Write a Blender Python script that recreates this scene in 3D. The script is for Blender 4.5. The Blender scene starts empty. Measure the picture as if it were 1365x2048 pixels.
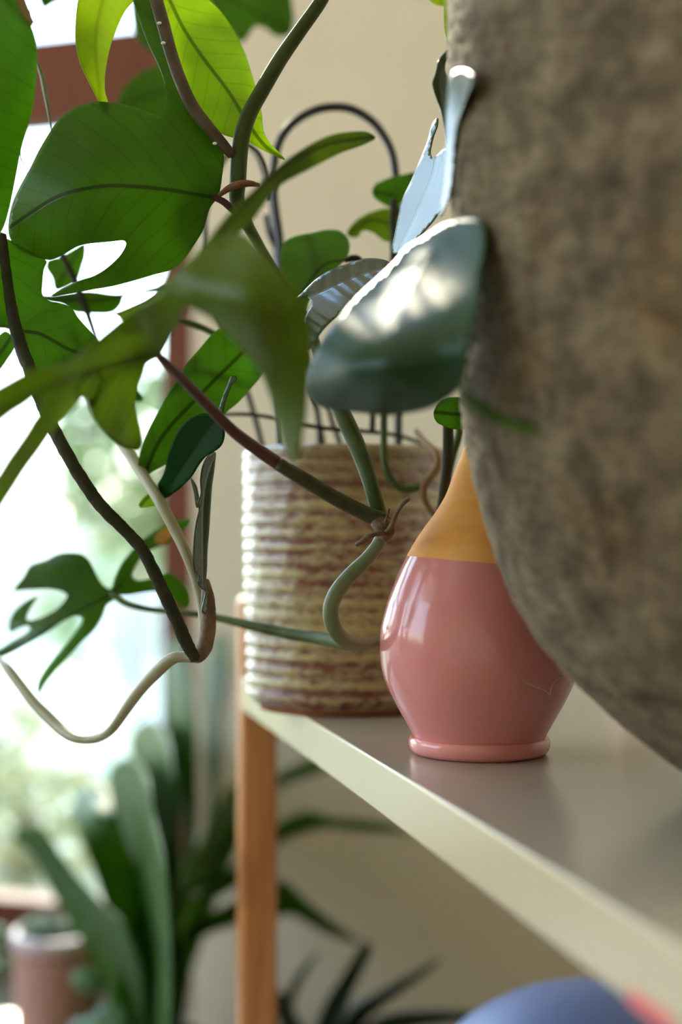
import bpy, bmesh, math, random
import numpy as np
from math import pi, sin, cos, sqrt
from mathutils import Vector, Matrix
from mathutils.geometry import delaunay_2d_cdt
random.seed(7)
SC = bpy.context.scene
COL = SC.collection
F, CX, HY, CH = 2844.0, 682.5, 1080.0, 0.67      # lens in pixels, horizon row, camera height

# ---------------------------------------------------------------- camera
cam = bpy.data.cameras.new('camera'); camo = bpy.data.objects.new('camera', cam); COL.objects.link(camo)
camo.location = (0, 0, CH); camo.rotation_euler = (pi/2, 0, 0)
cam.sensor_fit = 'HORIZONTAL'; cam.sensor_width = 24; cam.lens = 50.0
cam.shift_y = 56/1365.0
cam.clip_start = 0.02; cam.clip_end = 200
cam.dof.use_dof = True; cam.dof.focus_distance = 0.655; cam.dof.aperture_fstop = 3.5
SC.camera = camo
# ---------------------------------------------------------------- world, sun, exposure
SC.view_settings.view_transform = 'Standard'; SC.view_settings.look = 'None'
SC.view_settings.gamma = 1; SC.view_settings.use_curve_mapping = False
SC.view_settings.exposure = 0.82
SC.cycles.max_bounces = 10; SC.cycles.diffuse_bounces = 6; SC.cycles.glossy_bounces = 5
SC.cycles.transmission_bounces = 6; SC.cycles.transparent_max_bounces = 12
SC.cycles.sample_clamp_indirect = 6; SC.cycles.use_denoising = True
SC.cycles.caustics_reflective = False; SC.cycles.caustics_refractive = False
W = bpy.data.worlds.new('sky'); SC.world = W; W.use_nodes = True
wn, wl = W.node_tree.nodes, W.node_tree.links
bg = wn['Background']; bg.inputs[1].default_value = 5.0
tc = wn.new('ShaderNodeTexCoord'); sx = wn.new('ShaderNodeSeparateXYZ'); rp = wn.new('ShaderNodeValToRGB')
wl.new(tc.outputs['Generated'], sx.inputs[0]); wl.new(sx.outputs[2], rp.inputs[0]); wl.new(rp.outputs[0], bg.inputs[0])
rp.color_ramp.elements[0].position = 0.0; rp.color_ramp.elements[0].color = (1, .92, .76, 1)
rp.color_ramp.elements[1].position = 0.75; rp.color_ramp.elements[1].color = (.32, .58, 1, 1)
e = rp.color_ramp.elements.new(.13); e.color = (.74, .87, 1, 1)
sun = bpy.data.lights.new('sun', 'SUN'); suno = bpy.data.objects.new('sun', sun); COL.objects.link(suno)
sun.energy = 4.0; sun.angle = 0.03; sun.color = (1, .86, .66)
SUN_DIR = Vector((0.20, -0.87, -0.42))
suno.rotation_euler = SUN_DIR.to_track_quat('-Z', 'Y').to_euler()

# ---------------------------------------------------------------- helpers
def P(px, py, d):
    return Vector(((px-CX)/F*d, d, CH-(py-HY)/F*d))

def tag(o, label=None, cat=None, group=None, kind=None):
    if label: o['label'] = label
    if cat: o['category'] = cat
    if group: o['group'] = group
    if kind: o['kind'] = kind
    return o

def empty(name, loc=(0, 0, 0), label=None, cat=None, group=None):
    o = bpy.data.objects.new(name, None); COL.objects.link(o)
    o.location = loc; o.empty_display_size = .02
    return tag(o, label, cat, group)

def link_mesh(name, me, mat, parent=None, smooth=True):
    if mat: me.materials.append(mat)
    if smooth:
        me.polygons.foreach_set('use_smooth', [True]*len(me.polygons))
    me.update()
    o = bpy.data.objects.new(name, me); COL.objects.link(o)
    if parent:
        o.parent = parent; o.matrix_parent_inverse = Matrix.Translation(-parent_origin(parent))
    return o

def parent_origin(p):
    v = p.location.copy()
    q = p.parent
    while q:
        v = v + q.location; q = q.parent
    return v

def reset_parent(o, parent):
    o.parent = parent; o.matrix_parent_inverse = Matrix.Translation(-parent_origin(parent))

def bm_obj(name, bm, mat, parent=None, smooth=False, loc=None):
    me = bpy.data.meshes.new(name); bmesh.ops.recalc_face_normals(bm, faces=bm.faces[:]); bm.to_mesh(me); bm.free()
    return link_mesh(name, me, mat, parent, smooth)

def catmull(pts, closed=False, step=6.0, dim=2):
    """centripetal Catmull-Rom through pts, sampled about every `step`"""
    pts = [tuple(map(float, p)) for p in pts]; n = len(pts); out = []
    def sub(a, b): return [x-y for x, y in zip(a, b)]
    def dist(a, b): return max(1e-6, sqrt(sum((a[i]-b[i])**2 for i in range(dim))))
    rng = range(n) if closed else range(n-1)
    for i in rng:
        p1, p2 = pts[i], pts[(i+1) % n]
        if closed: p0, p3 = pts[i-1], pts[(i+2) % n]
        else:
            p0 = pts[i-1] if i > 0 else tuple(2*a-b for a, b in zip(p1, p2))
            p3 = pts[i+2] if i+2 < n else tuple(2*b-a for a, b in zip(p1, p2))
        d1, d2, d3 = dist(p0, p1)**.5, dist(p1, p2)**.5, dist(p2, p3)**.5
        m = max(1, int(round(dist(p1, p2)/step)))
        for k in range(m):
            t = k/m; res = []
            for c in range(len(p1)):
                a, b, cc, d = p0[c], p1[c], p2[c], p3[c]
                t1 = ((b-a)/d1-(cc-a)/(d1+d2)+(cc-b)/d2)*d2
                t2 = ((cc-b)/d2-(d-b)/(d2+d3)+(d-cc)/d3)*d2
                h = t*t*t; q = t*t
                res.append((2*h-3*q+1)*b+(h-2*q+t)*t1+(-2*h+3*q)*cc+(h-q)*t2)
            out.append(tuple(res))
    if not closed: out.append(pts[-1])
    return out

def tube_mesh(bm, path, seg=14, cap=True, rough=0.0, flat=1.0):
    """path: list of (Vector, radius)"""
    rings = []; n = len(path); up = None
    for i, (p, r) in enumerate(path):
        a = path[max(0, i-1)][0]; b = path[min(n-1, i+1)][0]
        t = (b-a).normalized()
        if up is None:
            up = Vector((0, 1, 0)) if abs(t.y) < .9 else Vector((1, 0, 0))
        up = (up-t*up.dot(t)).normalized(); s = t.cross(up)
        ring = []
        for k in range(seg):
            an = 2*pi*k/seg; rr = r*(1+(random.uniform(-rough, rough) if rough else 0))
            ring.append(bm.verts.new(p+(up*cos(an)*flat+s*sin(an))*rr))
        rings.append(ring)
    for a, b in zip(rings, rings[1:]):
        for k in range(seg):
            bm.faces.new((a[k], a[(k+1) % seg], b[(k+1) % seg], b[k]))
    if cap:
        for ring, end, pt in ((rings[0], -1, path[0]), (rings[-1], 1, path[-1])):
            t = (path[1][0]-path[0][0]).normalized() if end < 0 else (path[-1][0]-path[-2][0]).normalized()
            tip = bm.verts.new(pt[0]+t*end*pt[1]*.6)
            for k in range(seg):
                f = (ring[k], ring[(k+1) % seg], tip)
                bm.faces.new(f if end > 0 else f[::-1])

def stem(name, pts, mat, parent, rough=0.0, seg=14, bumps=None, label=None):
    """pts: (px, py, depth, width in px) of the centre line"""
    sm = catmull(pts, step=7.0)
    path = []
    for (x, y, z, w) in sm:
        r = max(w, 1.0)/2*z/F
        path.append((P(x, y, z), r))
    bm = bmesh.new(); tube_mesh(bm, path, seg, True, rough)
    o = bm_obj(name, bm, mat, parent, True)
    if label: o['label'] = label
    return o

def tps(ctrl):
    """smooth (thin plate) depth through a few measured points"""
    c = np.array(ctrl, float); n = len(c); S = 100.0
    m0 = c[:, :2].mean(0); X = (c[:, :2]-m0)/S; z = c[:, 2]
    if n < 3: return lambda x, y: float(z.mean())
    ph_ = lambda r2: np.where(r2 > 1e-12, .5*r2*np.log(np.maximum(r2, 1e-12)), 0)
    r2 = ((X[:, None]-X[None])**2).sum(-1)
    A = np.zeros((n+3, n+3)); A[:n, :n] = ph_(r2)+np.eye(n)*.2; A[:n, n] = 1; A[:n, n+1:] = X; A[n, :n] = 1; A[n+1:, :n] = X.T
    w = np.linalg.lstsq(A, np.concatenate([z, [0, 0, 0]]), rcond=1e-6)[0]
    def f(x, y):
        p = (np.array((x, y))-m0)/S
        return float((w[:n]*ph_(((X-p)**2).sum(-1))).sum()+w[n]+p @ w[n+1:])
    return f

def leaf(name, outline, ctrl, mat, parent, mid=None, fold=0.0, res=None, th=.0005, wave=0.0, label=None, grow=0.0):
    """outline (px), ctrl: [(px,py,depth)], mid: polyline of the midrib (px)"""
    if grow:
        n0 = len(outline); ar = sum(outline[i-1][0]*outline[i][1]-outline[i][0]*outline[i-1][1] for i in range(n0)); sg = 1 if ar > 0 else -1; new = []
        for i in range(n0):
            a_, b_ = outline[i-1], outline[(i+1) % n0]; tx, ty = b_[0]-a_[0], b_[1]-a_[1]; l_ = sqrt(tx*tx+ty*ty) or 1
            new.append((outline[i][0]+sg*ty/l_*grow, outline[i][1]-sg*tx/l_*grow))
        outline = new
    xs = [p[0] for p in outline]; ys = [p[1] for p in outline]
    size = max(max(xs)-min(xs), max(ys)-min(ys)); s = res or max(4.0, size/55)
    bd = catmull(outline, closed=True, step=s)
    cl = []
    for p in bd:
        if not cl or (p[0]-cl[-1][0])**2+(p[1]-cl[-1][1])**2 > (s*.35)**2: cl.append(p)
    bd = cl; n = len(bd)
    def inside(x, y):
        c = False; j = n-1
        for i in range(n):
            xi, yi = bd[i]; xj, yj = bd[j]
            if (yi > y) != (yj > y) and x < (xj-xi)*(y-yi)/(yj-yi)+xi: c = not c
            j = i
        return c
    verts = [Vector(p) for p in bd]
    row = 0; y = min(ys)
    while y < max(ys):
        x = min(xs)+(s/2 if row % 2 else 0)
        while x < max(xs):
            if inside(x, y) and min((x-a)**2+(y-b)**2 for a, b in bd) > (s*.55)**2:
                verts.append(Vector((x, y)))
            x += s
        y += s*.87; row += 1
    co, ed, fa, _, _, _ = delaunay_2d_cdt(verts, [(i, (i+1) % n) for i in range(n)], [], 1, 1e-4)
    midp = catmull(mid, step=s) if mid else None
    lens = [0]
    if midp:
        for a, b in zip(midp, midp[1:]): lens.append(lens[-1]+sqrt((a[0]-b[0])**2+(a[1]-b[1])**2))
    def tv(x, y):
        if not midp: return x-xs[0], 999.0
        best = (1e18, 0, 0)
        for i, (a, b) in enumerate(zip(midp, midp[1:])):
            dx, dy = b[0]-a[0], b[1]-a[1]; L = dx*dx+dy*dy+1e-9
            k = max(0, min(1, ((x-a[0])*dx+(y-a[1])*dy)/L))
            ex, ey = x-a[0]-k*dx, y-a[1]-k*dy; d = ex*ex+ey*ey
            if d < best[0]: best = (d, lens[i]+k*sqrt(L), 1 if dx*ey-dy*ex > 0 else -1)
        return best[1], best[2]*sqrt(best[0])
    depth = tps(ctrl)
    pts, uv = [], []
    for c in co:
        t, v = tv(c.x, c.y); z = depth(c.x, c.y)
        av = min(abs(v), 300) if midp else 0
        z += fold*av*z/F+wave*sin(t/22.0+ (1 if v > 0 else 0))*min(av, 60)/60*z/F
        pts.append(P(c.x, c.y, z)); uv.append((t*z/F*1000, v*z/F*1000))
    N = len(pts); nor = [Vector((0, 0, 0)) for _ in pts]
    fs = []
    for f in fa:
        f = list(f)
        if len(set(f)) < 3: continue
        fn = (pts[f[1]]-pts[f[0]]).cross(pts[f[2]]-pts[f[0]])
        if fn.y > 0: f = f[::-1]; fn = -fn
        for i in f: nor[i] += fn
        fs.append(f)
    # rounded, slightly thinner rim
    front = [p+nv.normalized()*th*.5 if nv.length else p for p, nv in zip(pts, nor)]
    back = [p-nv.normalized()*th*.5 if nv.length else p for p, nv in zip(pts, nor)]
    faces = [tuple(f) for f in fs]+[tuple(i+N for i in f[::-1]) for f in fs]
    edge = {}
    for f in fs:
        for i in range(len(f)):
            a, b = f[i], f[(i+1) % len(f)]
            if (b, a) in edge: edge.pop((b, a))
            else: edge[(a, b)] = 1
    for (a, b) in edge: faces.append((b, a, a+N, b+N))
    me = bpy.data.meshes.new(name); me.from_pydata([tuple(v) for v in front+back], [], faces)
    ul = me.uv_layers.new(name='UVMap'); uv2 = uv+uv
    vi = [0]*len(me.loops); me.loops.foreach_get('vertex_index', vi)
    flat = []
    for i in vi: flat += [uv2[i][0], uv2[i][1]]
    ul.data.foreach_set('uv', flat)
    o = link_mesh(name, me, mat, parent, True)
    if label: o['label'] = label
    return o

def lathe(name, prof, seg, mat, parent=None, centre=(0, 0, 0), jitter=None):
    """prof: list of (r, z) top to bottom; r=0 ends close"""
    bm = bmesh.new(); rings = []
    for (r, z) in prof:
        if r < 1e-6: rings.append([bm.verts.new((centre[0], centre[1], centre[2]+z))])
        else:
            ring = []
            for k in range(seg):
                a = 2*pi*k/seg; rr = r
                if jitter: rr += jitter(a, z)
                ring.append(bm.verts.new((centre[0]+rr*cos(a), centre[1]+rr*sin(a), centre[2]+z)))
            rings.append(ring)
    for a, b in zip(rings, rings[1:]):
        for k in range(seg):
            k2 = (k+1) % seg
            if len(a) == 1 and len(b) == 1: continue
            if len(a) == 1: bm.faces.new((a[0], b[k], b[k2]))
            elif len(b) == 1: bm.faces.new((a[k], b[0], a[k2]))
            else: bm.faces.new((a[k], b[k], b[k2], a[k2]))
    return bm_obj(name, bm, mat, parent, True)

def box_bm(bm, corner, ax, ay, az, bev=0.0):
    c = Vector(corner); v = []
    for i in (0, 1):
        for j in (0, 1):
            for k in (0, 1): v.append(bm.verts.new(c+ax*i+ay*j+az*k))
    fs = [(0, 1, 3, 2), (4, 6, 7, 5), (0, 4, 5, 1), (2, 3, 7, 6), (0, 2, 6, 4), (1, 5, 7, 3)]
    faces = [bm.faces.new([v[i] for i in f]) for f in fs]
    bmesh.ops.recalc_face_normals(bm, faces=faces)
    if bev:
        es = list({e for f in faces for e in f.edges})
        bmesh.ops.bevel(bm, geom=es, offset=bev, segments=3, profile=.5, affect='EDGES')

def box(name, corner, ax, ay, az, mat, parent=None, bev=0.0, kind=None):
    bm = bmesh.new(); box_bm(bm, corner, Vector(ax), Vector(ay), Vector(az), bev)
    o = bm_obj(name, bm, mat, parent, False)
    if kind: o['kind'] = kind
    return o

# ---------------------------------------------------------------- materials
def newmat(name):
    m = bpy.data.materials.new(name); m.use_nodes = True
    nt = m.node_tree; return m, nt, nt.nodes['Principled BSDF'], nt.nodes['Material Output']

def L(nt, a, b): nt.links.new(a, b)

def noise(nt, scale, detail=3, coord='Object', stretch=None, rough=.5):
    t = nt.nodes.new('ShaderNodeTexCoord'); mp = nt.nodes.new('ShaderNodeMapping'); n = nt.nodes.new('ShaderNodeTexNoise')
    n.inputs['Scale'].default_value = scale; n.inputs['Detail'].default_value = detail; n.inputs['Roughness'].default_value = rough
    if stretch: mp.inputs['Scale'].default_value = stretch
    L(nt, t.outputs[coord], mp.inputs[0]); L(nt, mp.outputs[0], n.inputs['Vector'])
    return n

def ramp(nt, src, stops):
    r = nt.nodes.new('ShaderNodeValToRGB'); el = r.color_ramp.elements
    while len(el) > 1: el.remove(el[-1])
    el[0].position = stops[0][0]; el[0].color = (*stops[0][1], 1)
    for p, c in stops[1:]:
        e = el.new(p); e.color = (*c, 1)
    L(nt, src, r.inputs[0]); return r

def math_(nt, op, a, b=None, c=None):
    m = nt.nodes.new('ShaderNodeMath'); m.operation = op
    for i, v in enumerate((a, b, c)):
        if v is None: continue
        if isinstance(v, (int, float)): m.inputs[i].default_value = v
        else: L(nt, v, m.inputs[i])
    return m.outputs[0]

def bump(nt, bs, h, strength=.3, dist=.001):
    b = nt.nodes.new('ShaderNodeBump'); b.inputs['Strength'].default_value = strength; b.inputs['Distance'].default_value = dist
    L(nt, h, b.inputs['Height']); L(nt, b.outputs[0], bs.inputs['Normal']); return b

def plain(name, col, rough=.5, nscale=30, var=.08, spec=.5, coat=0, bs_=0.0, stretch=None):
    m, nt, bs, out = newmat(name)
    n = noise(nt, nscale, 4, stretch=stretch)
    r = ramp(nt, n.outputs[0], [(.3, tuple(c*(1-var) for c in col)), (.7, tuple(min(1, c*(1+var)) for c in col))])
    L(nt, r.outputs[0], bs.inputs['Base Color']); bs.inputs['Roughness'].default_value = rough
    bs.inputs['Specular IOR Level'].default_value = spec; bs.inputs['Coat Weight'].default_value = coat
    if bs_: bump(nt, bs, n.outputs[0], bs_)
    return m

def leafmat(name, col, trans, tw=.45, rough=.32, veinc=None, spacing=9.0, slope=.9, vein=.6, spec=.5, pleat=0.0, midw=.5):
    """green blade: reflecting + light passing through, darker midrib and fine side veins"""
    m, nt, bs, out = newmat(name)
    uvn = nt.nodes.new('ShaderNodeUVMap'); sp = nt.nodes.new('ShaderNodeSeparateXYZ'); L(nt, uvn.outputs[0], sp.inputs[0])
    u, v = sp.outputs[0], sp.outputs[1]
    av = math_(nt, 'ABSOLUTE', v)
    wob = noise(nt, 40, 2); wv = math_(nt, 'MULTIPLY', wob.outputs[0], 3.0)
    ph = math_(nt, 'ADD', math_(nt, 'SUBTRACT', u, math_(nt, 'MULTIPLY', av, slope)), wv)
    pp = math_(nt, 'PINGPONG', ph, spacing/2)
    side = math_(nt, 'LESS_THAN', pp, .28)
    sm = nt.nodes.new('ShaderNodeMapRange'); sm.inputs['From Min'].default_value = 0; sm.inputs['From Max'].default_value = .7
    sm.inputs['To Min'].default_value = 1; sm.inputs['To Max'].default_value = 0; sm.interpolation_type = 'SMOOTHSTEP'
    L(nt, pp, sm.inputs['Value'])
    md = nt.nodes.new('ShaderNodeMapRange'); md.inputs['From Min'].default_value = midw; md.inputs['From Max'].default_value = midw*2.2
    md.inputs['To Min'].default_value = 1; md.inputs['To Max'].default_value = 0; md.interpolation_type = 'SMOOTHSTEP'
    L(nt, av, md.inputs['Value'])
    vv = math_(nt, 'MAXIMUM', math_(nt, 'MULTIPLY', sm.outputs[0], .38), md.outputs[0])
    vv = math_(nt, 'MULTIPLY', vv, vein)
    n = noise(nt, 28, 4)
    def shade(c):
        r = ramp(nt, n.outputs[0], [(.3, tuple(x*.82 for x in c)), (.7, tuple(min(1, x*1.15) for x in c))])
        mx = nt.nodes.new('ShaderNodeMix'); mx.data_type = 'RGBA'; L(nt, vv, mx.inputs[0]); L(nt, r.outputs[0], mx.inputs[6])
        k = veinc or (.03, .03, .02)
        mx.inputs[7].default_value = (*k, 1); return mx.outputs[2]
    L(nt, shade(col), bs.inputs['Base Color']); bs.inputs['Roughness'].default_value = rough
    bs.inputs['Specular IOR Level'].default_value = spec
    tr = nt.nodes.new('ShaderNodeBsdfTranslucent'); L(nt, shade(trans), tr.inputs[0])
    ms = nt.nodes.new('ShaderNodeMixShader'); ms.inputs[0].default_value = tw
    L(nt, bs.outputs[0], ms.inputs[1]); L(nt, tr.outputs[0], ms.inputs[2]); L(nt, ms.outputs[0], out.inputs[0])
    fine = noise(nt, 900, 2)
    hh = math_(nt, 'ADD', math_(nt, 'MULTIPLY', math_(nt, 'COSINE', math_(nt, 'MULTIPLY', ph, 2*pi/spacing)), pleat), math_(nt, 'MULTIPLY', fine.outputs[0], .12))
    hh = math_(nt, 'SUBTRACT', hh, math_(nt, 'MULTIPLY', vv, .6))
    bump(nt, bs, hh, .5, .0006)
    return m

def stemmat(name, col, col2, rough=.5, scale=60, bumps=.2, spec=.4, stretch=None):
    m, nt, bs, out = newmat(name)
    n = noise(nt, scale, 5, stretch=stretch); r = ramp(nt, n.outputs[0], [(.35, col), (.65, col2)])
    L(nt, r.outputs[0], bs.inputs['Base Color']); bs.inputs['Roughness'].default_value = rough; bs.inputs['Specular IOR Level'].default_value = spec
    f = noise(nt, 700, 3); bump(nt, bs, f.outputs[0], bumps, .0006)
    bs.inputs['Subsurface Weight'].default_value = 0.0
    return m

G_DARK = leafmat('leaf_deep_green', (.036, .080, .010), (.17, .33, .016), .48, .36, spacing=11, spec=.3)
G_MID = leafmat('leaf_green', (.045, .105, .012), (.20, .40, .018), .5, .38, spacing=10, spec=.3)
G_BRIGHT = leafmat('leaf_fresh_green', (.12, .24, .012), (.62, .82, .02), .62, .35, (.05, .1, .01), spacing=9)
G_YELLOW = leafmat('leaf_yellow_green', (.16, .25, .012), (.48, .60, .015), .6, .35, (.2, .24, .02), spacing=5, vein=.3)
G_OLIVE = leafmat('leaf_olive_green', (.13, .20, .02), (.30, .42, .025), .5, .36, (.03, .035, .012), spacing=12, vein=.5, spec=.2)
G_GLOSS = leafmat('leaf_dark_glossy', (.010, .04, .014), (.03, .10, .012), .2, .2, (.02, .05, .03), spacing=6.5, slope=.6, vein=.3, spec=.8, pleat=.3)
G_SILV = leafmat('leaf_glossy_plain', (.03, .085, .03), (.05, .16, .02), .2, .26, (.04, .08, .03), spacing=400, vein=.3, spec=.9)
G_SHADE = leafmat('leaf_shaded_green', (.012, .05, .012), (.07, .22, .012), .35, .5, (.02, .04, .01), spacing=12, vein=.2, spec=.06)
G_GLOSSB = leafmat('leaf_glossy_underside_dark', (.014, .058, .014), (.03, .10, .012), .22, .38, (.06, .09, .05), spacing=12, slope=.6, vein=.2, spec=.35, pleat=.3)
G_BLADE = leafmat('strap_leaf_green', (.042, .125, .012), (.14, .28, .03), .34, .42, (.05, .1, .03), spacing=400, vein=.15, spec=.12)
G_BLADEL = leafmat('strap_leaf_light_green', (.07, .15, .025), (.16, .33, .02), .45, .4, (.05, .1, .03), spacing=400, vein=.15)
G_SPIKE = leafmat('spiky_leaf_dark_green', (.012, .035, .012), (.03, .08, .012), .3, .35, (.02, .04, .02), spacing=400, vein=.1)
S_GREEN = stemmat('stem_green', (.036, .06, .012), (.075, .11, .025), .5, spec=.25)
S_DARK = stemmat('stem_dark_rough', (.022, .028, .012), (.045, .04, .022), .75, 120, .8, .2)
S_PURPLE = stemmat('petiole_purple', (.055, .016, .018), (.09, .03, .026), .5)
S_BROWN = stemmat('stem_grey_brown', (.075, .052, .03), (.13, .095, .06), .55, spec=.25)
S_PALE = stemmat('stem_pale', (.26, .25, .14), (.36, .34, .22), .42, 40)
S_PALEG = stemmat('stem_pale_green', (.11, .15, .06), (.18, .22, .095), .4, 40)
S_NODE = stemmat('node_brown', (.09, .05, .025), (.20, .13, .065), .6, 150, .6)
S_ROOT = stemmat('root_tan', (.22, .12, .05), (.3, .18, .08), .7, 150, .6)
S_SHEATH = stemmat('sheath_reddish', (.12, .04, .02), (.22, .10, .04), .6, 120, .4)

# wall
M_WALL = plain('wall_cream_paint', (.64, .575, .45), .75, 6, .03, .3, bs_=.03)
M_CEIL = plain('ceiling_white_paint', (.88, .83, .72), .8, 5, .02)
M_WARM = plain('wall_warm_white_paint', (.87, .80, .67), .8, 5, .02)
M_FLOOR = plain('floor_dark_polished', (.15, .115, .075), .22, 8, .06, .5, stretch=(1, 12, 1))
M_TIMBER = plain('window_timber_red_brown', (.125, .036, .016), .6, 25, .22, .2, stretch=(1, 1, .08), bs_=.1)
M_WHITE = plain('white_lacquer', (.53, .42, .25), .27, 4, .02, .5)
M_TOP = plain('board_top_greige', (.42, .37, .30), .2, 4, .05, .5)  # top face of the board, darker and greyer than its edges
M_PWHITE = plain('white_garden_paint', (.6, .6, .6), .6, 10, .04)
M_CREAMWALL = plain('garden_render_pale', (.42, .39, .30), .8, 4, .08)
M_PAVE = plain('garden_ground_sunlit', (.46, .42, .25), .9, 3, .35)
M_BLACK = plain('black_wire', (.012, .013, .018), .4, 40, .1, .5)
M_BLUE = plain('blue_glaze', (.14, .19, .38), .45, 10, .05, .5)
M_SOIL = plain('potting_soil', (.035, .024, .016), .95, 90, .4, .2, bs_=.8)
M_RED = plain('red_sticker', (.72, .12, .12), .5, 20, .05)

def bamboo():
    m, nt, bs, out = newmat('bamboo_wood')
    n = noise(nt, 30, 5, stretch=(6, 6, .35)); r = ramp(nt, n.outputs[0], [(.25, (.36, .13, .03)), (.5, (.56, .225, .06)), (.75, (.66, .30, .09))])
    k = noise(nt, 9, 2, stretch=(1, 1, 1.6)); kr = ramp(nt, k.outputs[0], [(.62, (1, 1, 1)), (.74, (.45, .33, .28))])
    mx = nt.nodes.new('ShaderNodeMix'); mx.data_type = 'RGBA'; mx.blend_type = 'MULTIPLY'; mx.inputs[0].default_value = .8
    L(nt, r.outputs[0], mx.inputs[6]); L(nt, kr.outputs[0], mx.inputs[7]); L(nt, mx.outputs[2], bs.inputs['Base Color'])
    bs.inputs['Roughness'].default_value = .42; return m
M_BAMBOO = bamboo()

def glassmat():
    m, nt, bs, out = newmat('window_glass'); nt.nodes.remove(bs)
    t = nt.nodes.new('ShaderNodeBsdfTransparent'); g = nt.nodes.new('ShaderNodeBsdfGlossy'); g.inputs['Roughness'].default_value = .0
    fr = nt.nodes.new('ShaderNodeLayerWeight'); fr.inputs[0].default_value = .5; refl = math_(nt, 'MULTIPLY_ADD', math_(nt, 'POWER', fr.outputs['Facing'], 5), .8, .04); ms = nt.nodes.new('ShaderNodeMixShader')
    t.inputs[0].default_value = (.97, .99, .98, 1)
    L(nt, refl, ms.inputs[0]); L(nt, t.outputs[0], ms.inputs[1]); L(nt, g.outputs[0], ms.inputs[2]); L(nt, ms.outputs[0], out.inputs[0])
    return m
M_GLASS = glassmat()

def stonemat():
    m, nt, bs, out = newmat('rough_grey_stoneware')
    a = noise(nt, 62, 6, rough=.7); b = noise(nt, 320, 4, rough=.7)
    r = ramp(nt, a.outputs[0], [(.30, (.065, .045, .027)), (.45, (.155, .115, .070)), (.58, (.255, .198, .122)), (.76, (.39, .315, .205))])
    r2 = ramp(nt, b.outputs[0], [(.33, (.45, .43, .40)), (.5, (1, 1, 1)), (.68, (1.0, .97, .9))])
    w = noise(nt, 20, 3); r3 = ramp(nt, w.outputs[0], [(.55, (1, 1, 1)), (.72, (1, .84, .62))])
    mx = nt.nodes.new('ShaderNodeMix'); mx.data_type = 'RGBA'; mx.blend_type = 'MULTIPLY'; mx.inputs[0].default_value = 1
    L(nt, r.outputs[0], mx.inputs[6]); L(nt, r2.outputs[0], mx.inputs[7])
    my = nt.nodes.new('ShaderNodeMix'); my.data_type = 'RGBA'; my.blend_type = 'MULTIPLY'; my.inputs[0].default_value = 1
    L(nt, mx.outputs[2], my.inputs[6]); L(nt, r3.outputs[0], my.inputs[7])
    L(nt, my.outputs[2], bs.inputs['Base Color']); bs.inputs['Roughness'].default_value = .85; bs.inputs['Specular IOR Level'].default_value = .3
    bump(nt, bs, b.outputs[0], 1.0, .0022)
    return m
M_STONE = stonemat()

def potmat():
    """glazed, thrown pot: olive-yellow glaze breaking to red-brown and lilac in irregular bands"""
    m, nt, bs, out = newmat('banded_stoneware_glaze')
    band = noise(nt, 100, 3, stretch=(.10, .10, 1.0)); fine = noise(nt, 300, 4, stretch=(.5, .5, 1.0), rough=.65)
    tc_ = nt.nodes.new('ShaderNodeTexCoord'); s_ = nt.nodes.new('ShaderNodeSeparateXYZ'); L(nt, tc_.outputs['Object'], s_.inputs[0])
    rid = math_(nt, 'SINE', math_(nt, 'MULTIPLY', s_.outputs[2], 2*pi/.0078))
    tot = math_(nt, 'ADD', math_(nt, 'MULTIPLY', band.outputs[0], .50), math_(nt, 'MULTIPLY', fine.outputs[0], .48))
    tot = math_(nt, 'ADD', tot, math_(nt, 'MULTIPLY', rid, .034))
    r = ramp(nt, tot, [(.36, (.15, .043, .024)), (.42, (.23, .082, .046)), (.465, (.33, .235, .15)), (.51, (.42, .34, .16)), (.58, (.53, .44, .19)), (.68, (.46, .385, .26))])
    sp = nt.nodes.new('ShaderNodeTexCoord'); sz = nt.nodes.new('ShaderNodeSeparateXYZ'); L(nt, sp.outputs['Object'], sz.inputs[0])
    tr = nt.nodes.new('ShaderNodeMapRange'); tr.inputs['From Min'].default_value = .105; tr.inputs['From Max'].default_value = .15
    L(nt, sz.outputs[2], tr.inputs['Value'])
    mx = nt.nodes.new('ShaderNodeMix'); mx.data_type = 'RGBA'; mx.inputs[7].default_value = (.20, .125, .065, 1)
    L(nt, math_(nt, 'MULTIPLY', tr.outputs[0], .65), mx.inputs[0]); L(nt, r.outputs[0], mx.inputs[6]); L(nt, mx.outputs[2], bs.inputs['Base Color'])
    bs.inputs['Roughness'].default_value = .22; bs.inputs['Coat Weight'].default_value = .4; bs.inputs['Coat Roughness'].default_value = .12
    bump(nt, bs, fine.outputs[0], .8, .0014)
    return m
M_POT = potmat()

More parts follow.
